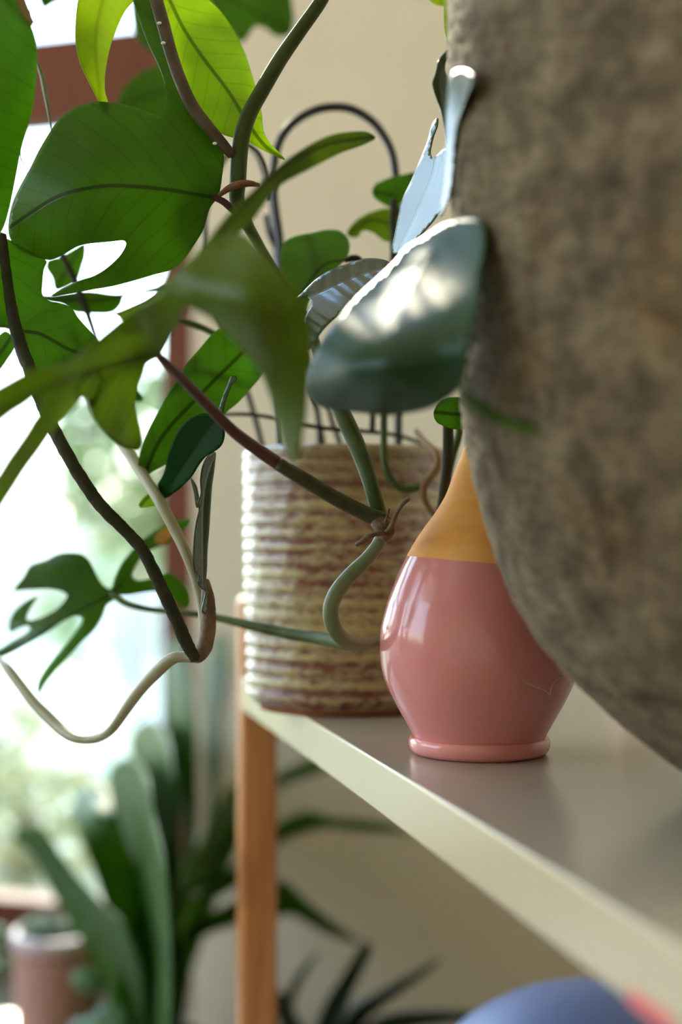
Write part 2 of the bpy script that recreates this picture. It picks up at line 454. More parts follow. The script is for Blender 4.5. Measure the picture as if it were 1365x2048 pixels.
def vasemat():
    """dusty pink glaze with a tilted edge, raw clay above"""
    m, nt, bs, out = newmat('pink_glaze_over_raw_clay')
    t = nt.nodes.new('ShaderNodeTexCoord'); s = nt.nodes.new('ShaderNodeSeparateXYZ'); L(nt, t.outputs['Object'], s.inputs[0])
    n = noise(nt, 60, 3)
    hh = math_(nt, 'ADD', s.outputs[2], math_(nt, 'MULTIPLY', s.outputs[0], .085))
    hh = math_(nt, 'ADD', hh, math_(nt, 'MULTIPLY', n.outputs[0], .0012))
    g = math_(nt, 'GREATER_THAN', hh, .0842)
    c1 = ramp(nt, noise(nt, 12, 4).outputs[0], [(.3, (.71, .255, .245)), (.7, (.76, .29, .27))])
    c2 = ramp(nt, noise(nt, 40, 6, stretch=(1, 1, 3)).outputs[0], [(.3, (.84, .37, .085)), (.7, (.93, .48, .15))])
    mx = nt.nodes.new('ShaderNodeMix'); mx.data_type = 'RGBA'; L(nt, g, mx.inputs[0]); L(nt, c1.outputs[0], mx.inputs[6]); L(nt, c2.outputs[0], mx.inputs[7])
    L(nt, mx.outputs[2], bs.inputs['Base Color'])
    L(nt, math_(nt, 'ADD', math_(nt, 'MULTIPLY', g, .55), .14), bs.inputs['Roughness'])
    L(nt, math_(nt, 'SUBTRACT', .5, math_(nt, 'MULTIPLY', g, .25)), bs.inputs['Specular IOR Level'])
    b2 = noise(nt, 32, 2); bump(nt, bs, b2.outputs[0], .25, .003)
    return m
M_VASE = vasemat()
M_SAUCER = plain('pink_glaze', (.76, .29, .26), .16, 20, .05, .5, bs_=.05)
M_CLAY = plain('raw_red_clay', (.33, .13, .06), .8, 40, .12, .3)
M_PINKPOT = plain('matt_pink_clay', (.50, .27, .22), .7, 18, .1, .3)

# ================================================================ SETTING
floor_mat = M_FLOOR
WO = Vector((-.2145, 2.15, 0)); WT = Vector((.958, -.287, 0)).normalized(); WN = Vector((.287, .958, 0)).normalized(); UZ = Vector((0, 0, 1))
def wl_(a, b, h): return WO+WT*a+WN*b+UZ*h
def wbox(name, a0, a1, b0, b1, h0, h1, mat, parent=None, bev=0, kind=None):
    return box(name, wl_(a0, b0, h0), WT*(a1-a0), WN*(b1-b0), UZ*(h1-h0), mat, parent, bev, kind)
def slab(name, h0, h1, mat):
    bm = bmesh.new(); ys = [-2.6, -2.6, 2.15-.3*(.9+.2145)+.14, 2.15+.3*(3.3-.2145)+.14]; q = list(zip((-3.3, .9, .9, -3.3), ys))
    lo = [bm.verts.new((x, y, h0)) for x, y in q]; hi = [bm.verts.new((x, y, h1)) for x, y in q]
    bm.faces.new(lo); bm.faces.new(hi)
    for i in range(4): bm.faces.new((lo[i], lo[(i+1) % 4], hi[(i+1) % 4], hi[i]))
    bm_obj(name, bm, mat)['kind'] = 'structure'
slab('floor', -.05, 0, M_FLOOR)
slab('ceiling', 2.45, 2.53, M_CEIL)
wbox('wall_back', .0805, 1.6, -.22, .14, 0, 2.45, M_WALL, kind='structure')
box('wall_right', (.75, -2.6, 0), (.12, 0, 0), (0, 4.6, 0), (0, 0, 2.45), M_WARM, kind='structure')
box('wall_front', (-3.3, -2.6, 0), (4.1, 0, 0), (0, .12, 0), (0, 0, 2.45), M_WARM, kind='structure')
# window with red-brown timber: stiles, transom, rail (frame is one part), panes
w1 = bpy.data.objects.new('window_1', None); COL.objects.link(w1); w1.location = wl_(-1.4, 0, 0); w1['kind'] = 'structure'
bm = bmesh.new()
def wb(a0, a1, h0, h1, b0=-.012, b1=.05): box_bm(bm, wl_(a0, b0, h0), WT*(a1-a0), WN*(b1-b0), UZ*(h1-h0), .003)
wb(-.058, .02, 0, 2.45); wb(-1.44, -1.39, 0, 2.45); wb(-2.9, -2.84, 0, 2.45)
wb(-2.84, -.042, 0, .105, -.01, .048); wb(-2.84, -.042, 1.322, 1.452, -.01, .048); wb(-2.84, -.042, 2.36, 2.45, -.01, .048)
bm_obj('window_frame', bm, M_TIMBER, w1)
for (a0, a1) in ((-1.39, -.042), (-2.84, -1.44)):
    for (h0, h1) in ((.105, 1.322), (1.452, 2.36)):
        wbox('pane', a0, a1, .018, .022, h0, h1, M_GLASS, w1)
# left side of the room: a second glazed wall
w2 = bpy.data.objects.new('window_2', None); COL.objects.link(w2); w2.location = (-3.1, 0, 0); w2['kind'] = 'structure'
LX = wl_(-2.9, 0, 0).x; LY = wl_(-2.9, 0, 0).y
bm = bmesh.new()
for y in (-.35, .9, 2.05): box_bm(bm, (LX-.05, y, 0), Vector((.05, 0, 0)), Vector((0, .06, 0)), Vector((0, 0, 2.45)), .003)
for h in ((.62, .72), (2.36, 2.45)): box_bm(bm, (LX-.045, -.35, h[0]), Vector((.04, 0, 0)), Vector((0, 2.45, 0)), Vector((0, 0, h[1]-h[0])), .003)
bm_obj('window_frame', bm, M_TIMBER, w2)
for y0, y1 in ((-.29, .9), (.96, 2.05)):
    box('pane', (LX-.027, y0, .7), (.004, 0, 0), (0, y1-y0, 0), (0, 0, 1.66), M_GLASS, w2)
box('wall_left', (LX-.12, -1.6, 0), (.12, 0, 0), (0, 3.7, 0), (0, 0, .62), M_WARM, kind='structure')
box('wall_left', (LX-.12, -2.6, 0), (.12, 0, 0), (0, 2.3, 0), (0, 0, 2.45), M_WARM, kind='structure')
box('wall_left', (LX-.12, 2.1, 0), (.12, 0, 0), (0, LY-2.1+.15, 0), (0, 0, 2.45), M_WARM, kind='structure')

# ================================================================ SHELF UNIT
SH = .100
E0 = Vector((.0052, .694, CH-SH)); SD = Vector((-.2277, 1, 0)).normalized(); SR = Vector((SD.y, -SD.x, 0))
unit = empty('shelf_unit', (0.1, .5, 0), 'bamboo framed shelf unit with glossy white shelf boards, holding the pots and the pink vase', 'shelf')
def sp_(s, q, h): return E0+SD*s+SR*q+UZ*h
bm = bmesh.new()
S1 = .352; TH = .0232
box_bm(bm, sp_(-.75, 0, -TH), SD*(S1+.75), SR*.33, UZ*TH, .0011)
brd = bm_obj('shelf_board', bm, M_WHITE, unit)
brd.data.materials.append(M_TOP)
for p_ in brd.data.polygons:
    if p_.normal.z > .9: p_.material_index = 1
# the same board's little end block that wraps the post
bm = bmesh.new(); box_bm(bm, sp_(-.75, 0, -.50), SD*(S1+.75), SR*.33, UZ*TH, .0011); bm_obj('shelf_board', bm, M_WHITE, unit)
def post(s, q):
    bm = bmesh.new()
    box_bm(bm, sp_(s, q, -(CH-SH)), SD*.026, SR*.0275, UZ*((CH-SH)+.058), .0045)
    bm_obj('leg', bm, M_BAMBOO, unit)
post(S1, 0.0); post(S1, .30); post(-.776, 0); post(-.776, .30)
bm = bmesh.new(); box_bm(bm, sp_(S1+.004, .0275, -.045), SD*.016, SR*.2725, UZ*.02, .002); bm_obj('crossbar', bm, M_BAMBOO, unit)
# small red sticker on the lower edge of the white board
sv = [P(1262, 1980, .5), P(1345, 2046, .5)]
def edge_pt(px, frac):
    # point on the board's front face seen at column px; frac 0 = lower edge
    u = (px-CX)/F; s = (E0.x-u*E0.y)/(u*SD.y-SD.x)
    return sp_(s, 0, -TH+TH*frac)-SR*.0003, s
a, s0 = edge_pt(1262, 0); b, s1 = edge_pt(1350, 0)
st_ = box('sticker', sp_(s0, -.0005, -TH-.0002), SD*(s1-s0), SR*.0005, UZ*.0042, M_RED, unit); st_['label'] = 'small red sticker on the lower board edge'

# ================================================================ RIBBED POT
PZ, PX, PR = .853, .0030, .0612
pot_root = empty('plant_pot', (PX, PZ, CH-SH), 'round ribbed stoneware plant pot with banded brown and yellow glaze on the shelf end', 'plant pot')
prof = []; H = .1535; z = H
R_at = lambda z: PR-.0022*(1-min(1, z/.10))*1.0
prof.append((PR-.0062, H-.028)); prof.append((PR-.0060, H-.004)); prof.append((PR-.0045, H-.0004)); prof.append((PR-.0025, H+.0004)); prof.append((PR-.0010, H-.001))
k = 0; z = H-.003
while z > .010:
    ph = z/.0078*2*pi
    prof.append((R_at(z)+.00048*sin(ph)+.00022*sin(ph*3.07+z*40), z)); z -= .00062
prof += [(R_at(0)-.0016, .0075), (R_at(0)-.0045, .0040), (R_at(0)-.0085, .0036)]
def pj(a, z): return .00016*sin(a*7+z*60)+.00014*sin(a*23-z*200)+.0001*sin(a*61+z*900)
o = lathe('pot_wall', prof, 220, M_POT, pot_root, (PX, PZ, CH-SH), pj)
# object-space glaze coordinates: shift mesh so that z=0 is the pot's foot
o.data.transform(Matrix.Translation((-PX, -PZ, -(CH-SH)))); o.matrix_parent_inverse = Matrix.Identity(4)
o = lathe('foot_ring', [(PR-.0085, .0042), (PR-.0100, .0), (PR-.0140, 0), (PR-.016, .004), (0, .004)], 96, M_CLAY, pot_root, (PX, PZ, CH-SH)); o['label'] = 'unglazed red clay foot'
lathe('soil', [(0, H-.022), (.03, H-.021), (PR-.0062, H-.024)], 60, M_SOIL, pot_root, (PX, PZ, CH-SH), lambda a, z: 0)

# ================================================================ PINK VASE and saucer
VX, VY = .06494, .668
VP = [(0.0078, 0.0427), (0.0095, 0.0386), (0.0111, 0.0345), (0.0127, 0.0304), (0.0142, 0.0262), (0.0159, 0.0221), (0.0182, 0.018), (0.0208, 0.0139), (0.0239, 0.0097), (0.0269, 0.0056), (0.0296, 0.0015), (0.0321, -0.0027), (0.0344, -0.0068), (0.0364, -0.0109), (0.0382, -0.015), (0.0399, -0.0192), (0.0415, -0.0233), (0.0430, -0.0274), (0.0442, -0.0316), (0.0453, -0.0357), (0.0462, -0.0398), (0.0466, -0.0439), (0.0468, -0.0481), (0.0468, -0.0522), (0.0464, -0.0563), (0.0456, -0.0605), (0.0444, -0.0646), (0.0427, -0.0687), (0.0407, -0.0728), (0.0385, -0.077), (0.0362, -0.0811), (0.0339, -0.0852), (0.0316, -0.0894), (0.0303, -0.0925)]
vz0 = -.0925
fine = catmull([(r*1000, h*1000) for r, h in VP], step=1.2)
prof = [(.0052, .043-vz0-.015), (.0054, .0445-vz0), (.0062, .0452-vz0), (.0072, .0446-vz0)]+[(r/1000, h/1000-vz0) for r, h in fine]+[(.027, .0), (0, .0006)]
# small hollow neck: close the inside
prof = [(0, .043-vz0-.015)]+prof
vase = lathe('bud_vase', prof, 160, M_VASE)
vase.location = (VX, VY, CH-SH+.0082)
tag(vase, 'teardrop bud vase, raw orange clay neck above glossy dusty pink glaze', 'vase')
# faint scratched mark in the glaze, shaped like a small bird
def vr(h):
    for (r0, h0), (r1, h1) in zip(VP, VP[1:]):
        if h0 >= h >= h1: return r0+(r1-r0)*(h0-h)/(h0-h1)
    return VP[-1][0]
def on_vase(px, py):
    h = -(py-HY)/F*(VY-.03)
    for _ in range(6):
        r = vr(h); ux = (px-CX)/F
        A = ux*ux+1; B = -2*(ux*VX+VY); C_ = VX*VX+VY*VY-r*r
        dd = (-B-sqrt(max(0, B*B-4*A*C_)))/(2*A); h = -(py-HY)/F*dd
    return Vector((ux*dd, dd, CH+h))
M_MARK = plain('scratched_glaze', (.9, .62, .55), .35, 20, .05)
bm = bmesh.new()
for line in ([(1053, 1356), (1072, 1364), (1088, 1371), (1101, 1381)], [(1101, 1381), (1103, 1368), (1108, 1357), (1117, 1348), (1124, 1344)]):
    tube_mesh(bm, [(on_vase(x, y), .00028) for x, y in catmull(line, step=3)], 6)
mk = bm_obj('scratched_mark', bm, M_MARK, vase, True); mk.matrix_parent_inverse = Matrix.Translation(-vase.location)
sau = lathe('saucer', [(0, .0060), (.0290, .0060), (.0305, .0076), (.0316, .0082), (.0325, .0076), (.0331, .0062), (.0331, .0042), (.0325, .0020), (.0312, .0006), (.0295, .0), (0, .0)], 128, M_SAUCER)
sau.location = (VX, VY, CH-SH)
tag(sau, 'small glossy pink saucer directly under the teardrop vase', 'saucer')
vase.location.z = CH-SH+.0062

# ================================================================ GREY STONE POT
SPX, SPY = .211*.968, .564*.968
SPROF = [(0.1694, 0.2737), (0.1692, 0.2549), (0.1685, 0.2361), (0.1681, 0.2174), (0.168, 0.1986), (0.1677, 0.1799), (0.1672, 0.1611), (0.1669, 0.1423), (0.1661, 0.1236), (0.1652, 0.1048), (0.1646, 0.086), (0.1637, 0.0673), (0.1622, 0.0485), (0.1590, 0.0297), (0.1542, 0.011), (0.1484, -0.0078), (0.1405, -0.0265), (0.1284, -0.0453), (0.1100, -0.0641), (0.0881, -0.0828), (.0748, -.0922), (.064, -.0985)]
SPROF = [(r*.968, h*.968) for r, h in SPROF]
fn = catmull([(r*1000, h*1000) for r, h in SPROF], step=1.5)
sp_root = empty('stone_planter', (SPX, SPY, CH-SH), 'big rounded planter of rough speckled grey brown stoneware at the right', 'planter')
random.seed(3)
prof = [(.158, .26+SH), (.158, .30+SH), (.161, .306+SH), (.167, .306+SH), (.1695, .300+SH)]+[(r/1000, h/1000+SH) for r, h in fn]+[(.058, 0), (0, 0)]
pl = lathe('planter_wall', prof, 640, M_STONE, sp_root, (SPX, SPY, CH-SH), lambda a, z: random.uniform(-.00035, .00035)+.0004*sin(a*31+z*300)*sin(z*700+a*17))
lathe('soil', [(0, .27+SH), (.08, .272+SH), (.158, .268+SH)], 60, M_SOIL, sp_root, (SPX, SPY, CH-SH))

# ================================================================ WIRE TRELLIS in the ribbed pot
tz = .84
tre = empty('wire_trellis', (PX, PZ, CH-SH+H-.03), 'black wire hoop trellis standing in the ribbed pot behind the leaves', 'trellis')
def wire(name, pts, w=17, z=tz):
    return stem(name, [(x, y, z, w) for x, y in pts], M_BLACK, tre, seg=10)
wire('hoop', [(562, 960), (560, 700), (561, 540), (560, 480), (553, 430), (548, 380), (549, 330), (554, 300), (568, 267), (594, 240), (629, 221), (664, 214), (703, 218), (743, 241), (769, 273), (783, 302), (790, 335), (795, 420), (797, 620), (797, 800), (797, 930)], 17)
wire('hoop', [(640, 960), (632, 800), (560, 560), (545, 420), (530, 350), (512, 305), (490, 288), (455, 310), (425, 370), (410, 440), (413, 480), (430, 600), (500, 800), (540, 950)], 12, .868)
wire('stake', [(535, 388), (545, 405), (556, 440), (562, 480), (560, 505), (540, 470), (532, 430)], 12, .858)
wire('stake', [(655, 800), (664, 840), (681, 890), (690, 950)], 11, .85)

# ================================================================ PHILODENDRON
ph = empty('climbing_philodendron', (PX, PZ, CH-SH+H-.025), 'climbing philodendron with large lobed green leaves and looping stems, growing from the ribbed pot', 'plant')
# ---- stems
stem('stem', [(690, -60, .66, 26), (655, -20, .66, 27), (637, 10, .66, 27), (600, 62, .66, 28), (560, 120, .66, 30), (525, 180, .66, 31), (500, 225, .66, 32), (485, 268, .66, 33), (479, 310, .66, 34), (476, 360, .66, 34), (474, 400, .665, 32), (490, 440, .67, 26), (512, 480, .68, 22), (535, 520, .69, 20), (560, 560, .70, 20), (610, 640, .70, 22), (650, 740, .69, 28), (680, 815, .675, 34), (705, 870, .67, 36), (728, 925, .665, 34), (744, 975, .66, 32), (758, 1025, .66, 32), (767, 1055, .66, 30)], S_GREEN, ph)
stem('stem', [(767, 1052, .66, 29), (762, 1078, .66, 27), (740, 1112, .66, 29), (702, 1150, .66, 32), (674, 1185, .66, 33), (662, 1218, .66, 33), (667, 1252, .66, 33), (688, 1280, .665, 30), (718, 1290, .675, 27), (755, 1284, .69, 24), (800, 1262, .705, 22), (850, 1200, .715, 20), (860, 1120, .72, 18)], S_PALEG, ph)
stem('petiole', [(312, 706, .555, 15), (335, 728, .565, 18), (365, 758, .58, 20), (420, 815, .60, 23), (470, 865, .61, 24), (530, 909, .625, 27), (600, 955, .64, 28), (670, 997, .65, 28), (730, 1028, .655, 29), (768, 1046, .655, 32)], S_PURPLE, ph, label='purple red leaf stalk')
stem('petiole', [(560, 929, .627, 25), (600, 953, .638, 29), (670, 995, .647, 30), (728, 1025, .651, 31), (766, 1043, .652, 35), (778, 1052, .654, 26)], stemmat('petiole_olive', (.035, .042, .012), (.06, .06, .022), .6, 100, .5), ph, label='olive green lower stretch of the purple stalk')
stem('node', [(748, 1040, .651, 24), (764, 1050, .650, 40), (774, 1062, .651, 36), (768, 1074, .653, 28)], S_NODE, ph, rough=.06)
stem('aerial_root', [(768, 1072, .648, 12), (783, 1052, .643, 10), (790, 1035, .64, 9), (803, 1012, .638, 8), (818, 997, .637, 8)], S_NODE, ph, rough=.1)
stem('aerial_root', [(778, 1068, .646, 9), (757, 1068, .643, 9), (738, 1073, .641, 11), (725, 1083, .64, 11), (713, 1089, .64, 8)], S_NODE, ph, rough=.14)
stem('aerial_root', [(770, 1046, .645, 6), (776, 1030, .642, 5), (779, 1018, .641, 4)], S_NODE, ph, rough=.1)
stem('stem', [(3, 470, .66, 20), (12, 540, .66, 20), (22, 610, .66, 22), (32, 660, .66, 26), (46, 705, .66, 27), (62, 745, .655, 26), (80, 795, .655, 26), (100, 843, .655, 26), (130, 900, .65, 26), (163, 957, .65, 26), (202, 1012, .65, 26), (248, 1058, .65, 25), (285, 1100, .65, 25), (318, 1165, .65, 26), (350, 1232, .652, 26), (374, 1288, .655, 26), (392, 1318, .655, 22)], S_DARK, ph, rough=.07, seg=18, label='dark rough petiole hanging in front of the window')
stem('stem', [(412, 1160, .665, 14), (415, 1190, .665, 26), (417, 1230, .665, 31), (415, 1265, .665, 32), (407, 1298, .665, 32), (393, 1316, .665, 28)], S_NODE, ph, rough=.05, label='brown knuckled stem joint')
stem('stem', [(-30, 430, .80, 16), (120, 700, .76, 18), (200, 820, .73, 20), (250, 893, .715, 22), (283, 945, .70, 23), (318, 1000, .685, 23), (345, 1050, .68, 23), (372, 1105, .675, 22), (392, 1160, .672, 20), (404, 1210, .670, 20), (408, 1262, .668, 18)], S_PALE, ph, label='pale beige older stem')
stem('stem', [(398, 1316, .667, 22), (375, 1314, .67, 22), (350, 1315, .672, 24), (330, 1328, .675, 25), (310, 1347, .68, 25), (287, 1372, .685, 23), (264, 1401, .69, 22), (243, 1432, .695, 20), (224, 1458, .70, 18), (202, 1474, .71, 17), (176, 1480, .715, 16), (147, 1476, .72, 18), (123, 1460, .73, 22), (97, 1435, .74, 22), (67, 1404, .75, 20), (38, 1367, .76, 20), (15, 1337, .77, 19), (2, 1322, .78, 14), (-30, 1300, .79, 14)], S_PALE, ph, label='pale looping stem end')
stem('petiole', [(223, 1187, .79, 13), (250, 1206, .785, 13), (290, 1217, .78, 12), (340, 1223, .775, 12), (400, 1229, .77, 13), (450, 1239, .765, 16), (520, 1255, .755, 21), (580, 1268, .745, 23), (640, 1277, .73, 25), (690, 1286, .71, 27), (730, 1290, .695, 26)], S_GREEN, ph)
stem('petiole', [(440, 829, .79, 7), (500, 829, .79, 8), (552, 837, .785, 8), (605, 849, .785, 9), (655, 857, .785, 9), (720, 862, .80, 9), (800, 872, .82, 8), (850, 890, .83, 8)], S_DARK, ph)
stem('petiole', [(560, 545, .80, 10), (600, 700, .83, 10), (631, 810, .85, 10), (640, 850, .86, 10), (650, 900, .86, 10)], S_DARK, ph)
stem('petiole', [(768, 820, .765, 15), (768, 880, .765, 15), (770, 925, .765, 15), (785, 962, .765, 16), (806, 978, .765, 17), (830, 976, .765, 17), (850, 966, .765, 16)], S_GREEN, ph)
stem('aerial_root', [(832, 862, .80, 12), (850, 885, .785, 15), (872, 905, .77, 15), (876, 930, .765, 16), (866, 948, .765, 18), (850, 968, .763, 18), (848, 990, .765, 15), (856, 1012, .77, 14), (870, 1030, .775, 12)], S_ROOT, ph, rough=.06)
stem('petiole', [(897, 800, .71, 22), (897, 860, .71, 22), (896, 930, .71, 22), (888, 990, .715, 21), (878, 1050, .72, 20), (860, 1130, .73, 18)], S_DARK, ph)
stem('petiole', [(922, 800, .74, 17), (920, 860, .74, 17), (908, 905, .745, 16), (895, 960, .75, 16)], S_GREEN, ph)
stem('petiole', [(330, 640, .76, 14), (355, 640, .76, 14), (390, 650, .76, 14), (420, 663, .76, 13), (480, 700, .76, 12)], S_GREEN, ph)
stem('petiole', [(122, 505, .80, 13), (150, 560, .80, 14), (165, 600, .80, 14), (177, 632, .80, 13), (192, 676, .80, 11), (215, 730, .80, 10)], S_DARK, ph)
stem('petiole', [(788, 400, .79, 15), (787, 440, .79, 16), (788, 480, .79, 16), (786, 540, .79, 14), (770, 640, .79, 12), (750, 760, .80, 12), (745, 860, .81, 12)], S_DARK, ph)
stem('stem', [(303, -40, .652, 26), (313, 0, .652, 27), (327, 50, .652, 27), (342, 105, .652, 26), (360, 158, .653, 26), (385, 212, .654, 26), (415, 252, .655, 25), (442, 284, .656, 23), (464, 310, .658, 20)], S_BROWN, ph, label='grey brown leaf stalk')
M_DROP = plain('sap_drop', (.85, .87, .85), .08, 20, .02, 1.0)
for x, y in ((319, 46), (327, 86), (430, 287)):
    bm = bmesh.new(); bmesh.ops.create_uvsphere(bm, u_segments=12, v_segments=8, radius=.00085, matrix=Matrix.Translation(P(x, y, .6485)) @ Matrix.Diagonal((1.3, 1, .8, 1)))
    bm_obj('sap_drop', bm, M_DROP, ph, True)
stem('petiole', [(425, 394, .657, 11), (445, 402, .656, 14), (462, 416, .657, 15), (478, 430, .66, 14)], S_PURPLE, ph)
stem('node', [(438, 391, .654, 9), (459, 376, .652, 14), (480, 368, .65, 15), (500, 367, .652, 13), (518, 370, .655, 8)], S_SHEATH, ph, rough=.08, label='reddish sheath at the stem joint')
stem('petiole', [(496, 290, .74, 9), (515, 304, .74, 9), (528, 328, .74, 9), (534, 352, .74, 9), (536, 400, .74, 8)], S_BROWN, ph)
stem('aerial_root', [(470, 430, .68, 10), (500, 470, .69, 9), (530, 510, .70, 8), (546, 548, .70, 6)], S_ROOT, ph, rough=.08)
stem('aerial_root', [(70, 118, .70, 4), (82, 145, .70, 9), (92, 195, .70, 8), (100, 240, .70, 5), (103, 262, .70, 3)], S_PALEG, ph)
stem('aerial_root', [(37, 300, .70, 3), (42, 318, .70, 4), (50, 332, .70, 3), (56, 350, .70, 3)], S_PALEG, ph)
stem('node', [(15, -30, .60, 34), (32, 0, .60, 36), (46, 25, .60, 30), (60, 48, .60, 18)], S_ROOT, ph, rough=.16, label='dried tan leaf sheath')

# ---- leaves
LF = lambda *a, **k: leaf('leaf', *a, **k)
L1 = [(436, 394), (445, 348), (447, 304), (425, 258), (385, 205), (350, 130), (322, 60), (308, -20), (262, -40), (262, -10), (272, 20), (293, 79), (316, 129), (327, 158), (331, 190), (329, 218), (324, 234), (308, 229), (280, 218), (250, 209), (220, 205), (190, 204), (160, 212), (135, 225), (115, 243), (98, 268), (80, 298), (60, 338), (40, 374), (26, 405), (18, 440), (19, 472), (32, 493), (55, 507), (80, 516), (100, 519), (123, 511), (141, 500), (158, 491), (176, 487), (217, 483), (249, 481), (253, 486), (243, 508), (217, 534), (188, 552), (160, 561), (130, 575), (103, 591), (140, 586), (176, 580), (220, 573), (264, 562), (308, 549), (346, 537), (369, 517), (390, 487), (407, 458), (421, 414)]
LF(L1, [(436, 394, .658), (250, 300, .645), (60, 450, .66), (110, 590, .68), (400, 480, .668), (280, 0, .68), (180, 430, .64)], G_DARK, ph, [(438, 396), (400, 390), (340, 380), (270, 373), (215, 372), (160, 380), (110, 397), (60, 428), (25, 452)], fold=.12, wave=3, res=7)
LF([(163, -30), (155, 10), (152, 40), (151, 70), (153, 95), (160, 125), (172, 152), (185, 178), (198, 204), (206, 222), (214, 222), (215, 203), (210, 186), (209, 158), (213, 126), (221, 90), (235, 52), (250, 22), (270, -5), (290, -60), (270, -110), (190, -110)], [(205, 205, .66), (180, 60, .65), (230, -40, .66)], G_YELLOW, ph, [(230, -80), (205, 0), (190, 80), (200, 200)], fold=.25, res=5)
LF([(330, -60), (300, -30), (299, 10), (311, 66), (330, 120), (362, 190), (400, 240), (445, 268), (470, 276), (497, 283), (519, 296), (545, 309), (570, 319), (553, 300), (540, 286), (528, 264), (524, 229), (515, 186), (505, 152), (490, 106), (469, 63), (442, 24), (415, -4), (380, -60)], [(350, 0, .69), (460, 200, .675), (565, 316, .665), (500, 120, .685)], G_BRIGHT, ph, [(330, -20), (366, 55), (403, 112), (458, 185), (495, 245), (530, 292), (562, 315)], fold=.3, res=6)
LF([(26, -60), (32, 5), (47, 32), (62, 53), (71, 85), (73, 123), (71, 164), (63, 220), (51, 264), (41, 302), (33, 343), (25, 384), (16, 425), (3, 462), (-30, 500), (-150, 480), (-190, 200), (-120, -60)], [(60, 80, .60), (20, 400, .62), (-120, 100, .54)], G_MID, ph, [(-60, -60), (-60, 200), (-10, 460)], fold=.1)
LF([(-90, 480), (-20, 470), (15, 478), (50, 498), (85, 517), (93, 522), (88, 538), (85, 565), (85, 590), (97, 602), (120, 607), (142, 616), (158, 637), (180, 662), (200, 685), (224, 708), (215, 735), (160, 752), (110, 755), (70, 748), (52, 725), (40, 690), (28, 664), (12, 656), (-40, 650), (-90, 560)], [(30, 655, .665), (80, 530, .67), (215, 720, .67), (-60, 560, .655)], G_MID, ph, [(-20, 470), (15, 560), (30, 655), (80, 668), (140, 700), (200, 720)], fold=.08, res=6)
LF([(-60, 720), (-20, 690), (10, 662), (26, 672), (31, 692), (15, 720), (0, 741), (-40, 790)], [(0, 700, .72)], G_MID, ph, [(26, 670), (-50, 780)], fold=.2)
L6 = [(-70, 812), (0, 780), (29, 764), (59, 749), (103, 741), (147, 728), (190, 694), (220, 670), (264, 634), (308, 606), (340, 572), (366, 543), (400, 512), (429, 488), (459, 477), (482, 476), (502, 490), (525, 514), (552, 546), (578, 576), (600, 606), (612, 640), (616, 675), (613, 720), (608, 776), (605, 820), (598, 864), (589, 916), (577, 890), (567, 855), (558, 820), (547, 785), (531, 745), (505, 708), (475, 674), (450, 650), (425, 628), (395, 613), (371, 606), (357, 626), (345, 656), (329, 684), (312, 708), (296, 715), (285, 724), (278, 742), (267, 773), (262, 805), (267, 843), (272, 864), (274, 891), (252, 887), (234, 877), (217, 861), (199, 840), (186, 812), (175, 788), (162, 788), (132, 823), (103, 852), (73, 896), (44, 937), (15, 984), (-20, 1035), (-80, 1080), (-60, 1020), (0, 953), (18, 925), (44, 890), (64, 861), (90, 815), (76, 787), (44, 805), (23, 818), (0, 836), (-70, 885)]
LF(L6, [(0, 800, .47), (0, 980, .46), (150, 770, .49), (312, 700, .545), (230, 760, .57), (265, 860, .60), (450, 482, .480), (590, 900, .485), (612, 700, .470), (520, 650, .452), (490, 560, .450), (380, 590, .470)], G_OLIVE, ph, [(312, 704), (250, 722), (150, 752), (60, 790), (-60, 850)], fold=.05, res=8, th=.0006, grow=8)
LF([(372, 560), (398, 512), (425, 474), (453, 438), (497, 394), (541, 353), (582, 318), (611, 299), (640, 283), (668, 272), (708, 266), (735, 267), (748, 274), (725, 287), (681, 303), (637, 325), (597, 346), (565, 364), (543, 382), (524, 408), (503, 438), (472, 468), (445, 492), (420, 540)], [(400, 520, .50), (560, 350, .54), (745, 272, .60)], G_OLIVE, ph, [(395, 530), (470, 430), (560, 340), (650, 290), (745, 274)], fold=-.2, res=6, grow=3)
LF([(452, 648), (426, 667), (400, 697), (373, 729), (354, 758), (335, 788), (315, 826), (300, 855), (289, 880), (279, 911), (277, 937), (284, 968), (300, 947), (329, 929), (365, 905), (405, 872), (447, 829), (476, 805), (505, 773), (531, 741), (560, 690), (550, 630), (500, 620)], [(300, 930, .70), (480, 720, .69), (540, 650, .71), (330, 800, .685)], G_MID, ph, [(285, 962), (320, 880), (400, 790), (480, 710), (550, 640)], fold=.3, res=6)
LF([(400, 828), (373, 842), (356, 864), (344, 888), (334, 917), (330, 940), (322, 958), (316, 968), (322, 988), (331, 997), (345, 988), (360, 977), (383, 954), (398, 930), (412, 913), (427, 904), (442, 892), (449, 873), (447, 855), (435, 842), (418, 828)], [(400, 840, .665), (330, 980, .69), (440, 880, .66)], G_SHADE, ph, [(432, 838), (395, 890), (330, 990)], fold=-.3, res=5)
LF([(436, 835), (441, 808), (447, 790), (456, 768), (463, 752), (472, 752), (474, 760), (466, 768), (458, 785), (450, 808), (445, 830)], [(440, 830, .66), (470, 755, .645)], G_SILV, ph, [(440, 832), (452, 790), (468, 754)], fold=.5, label='curled narrow leaf tip')
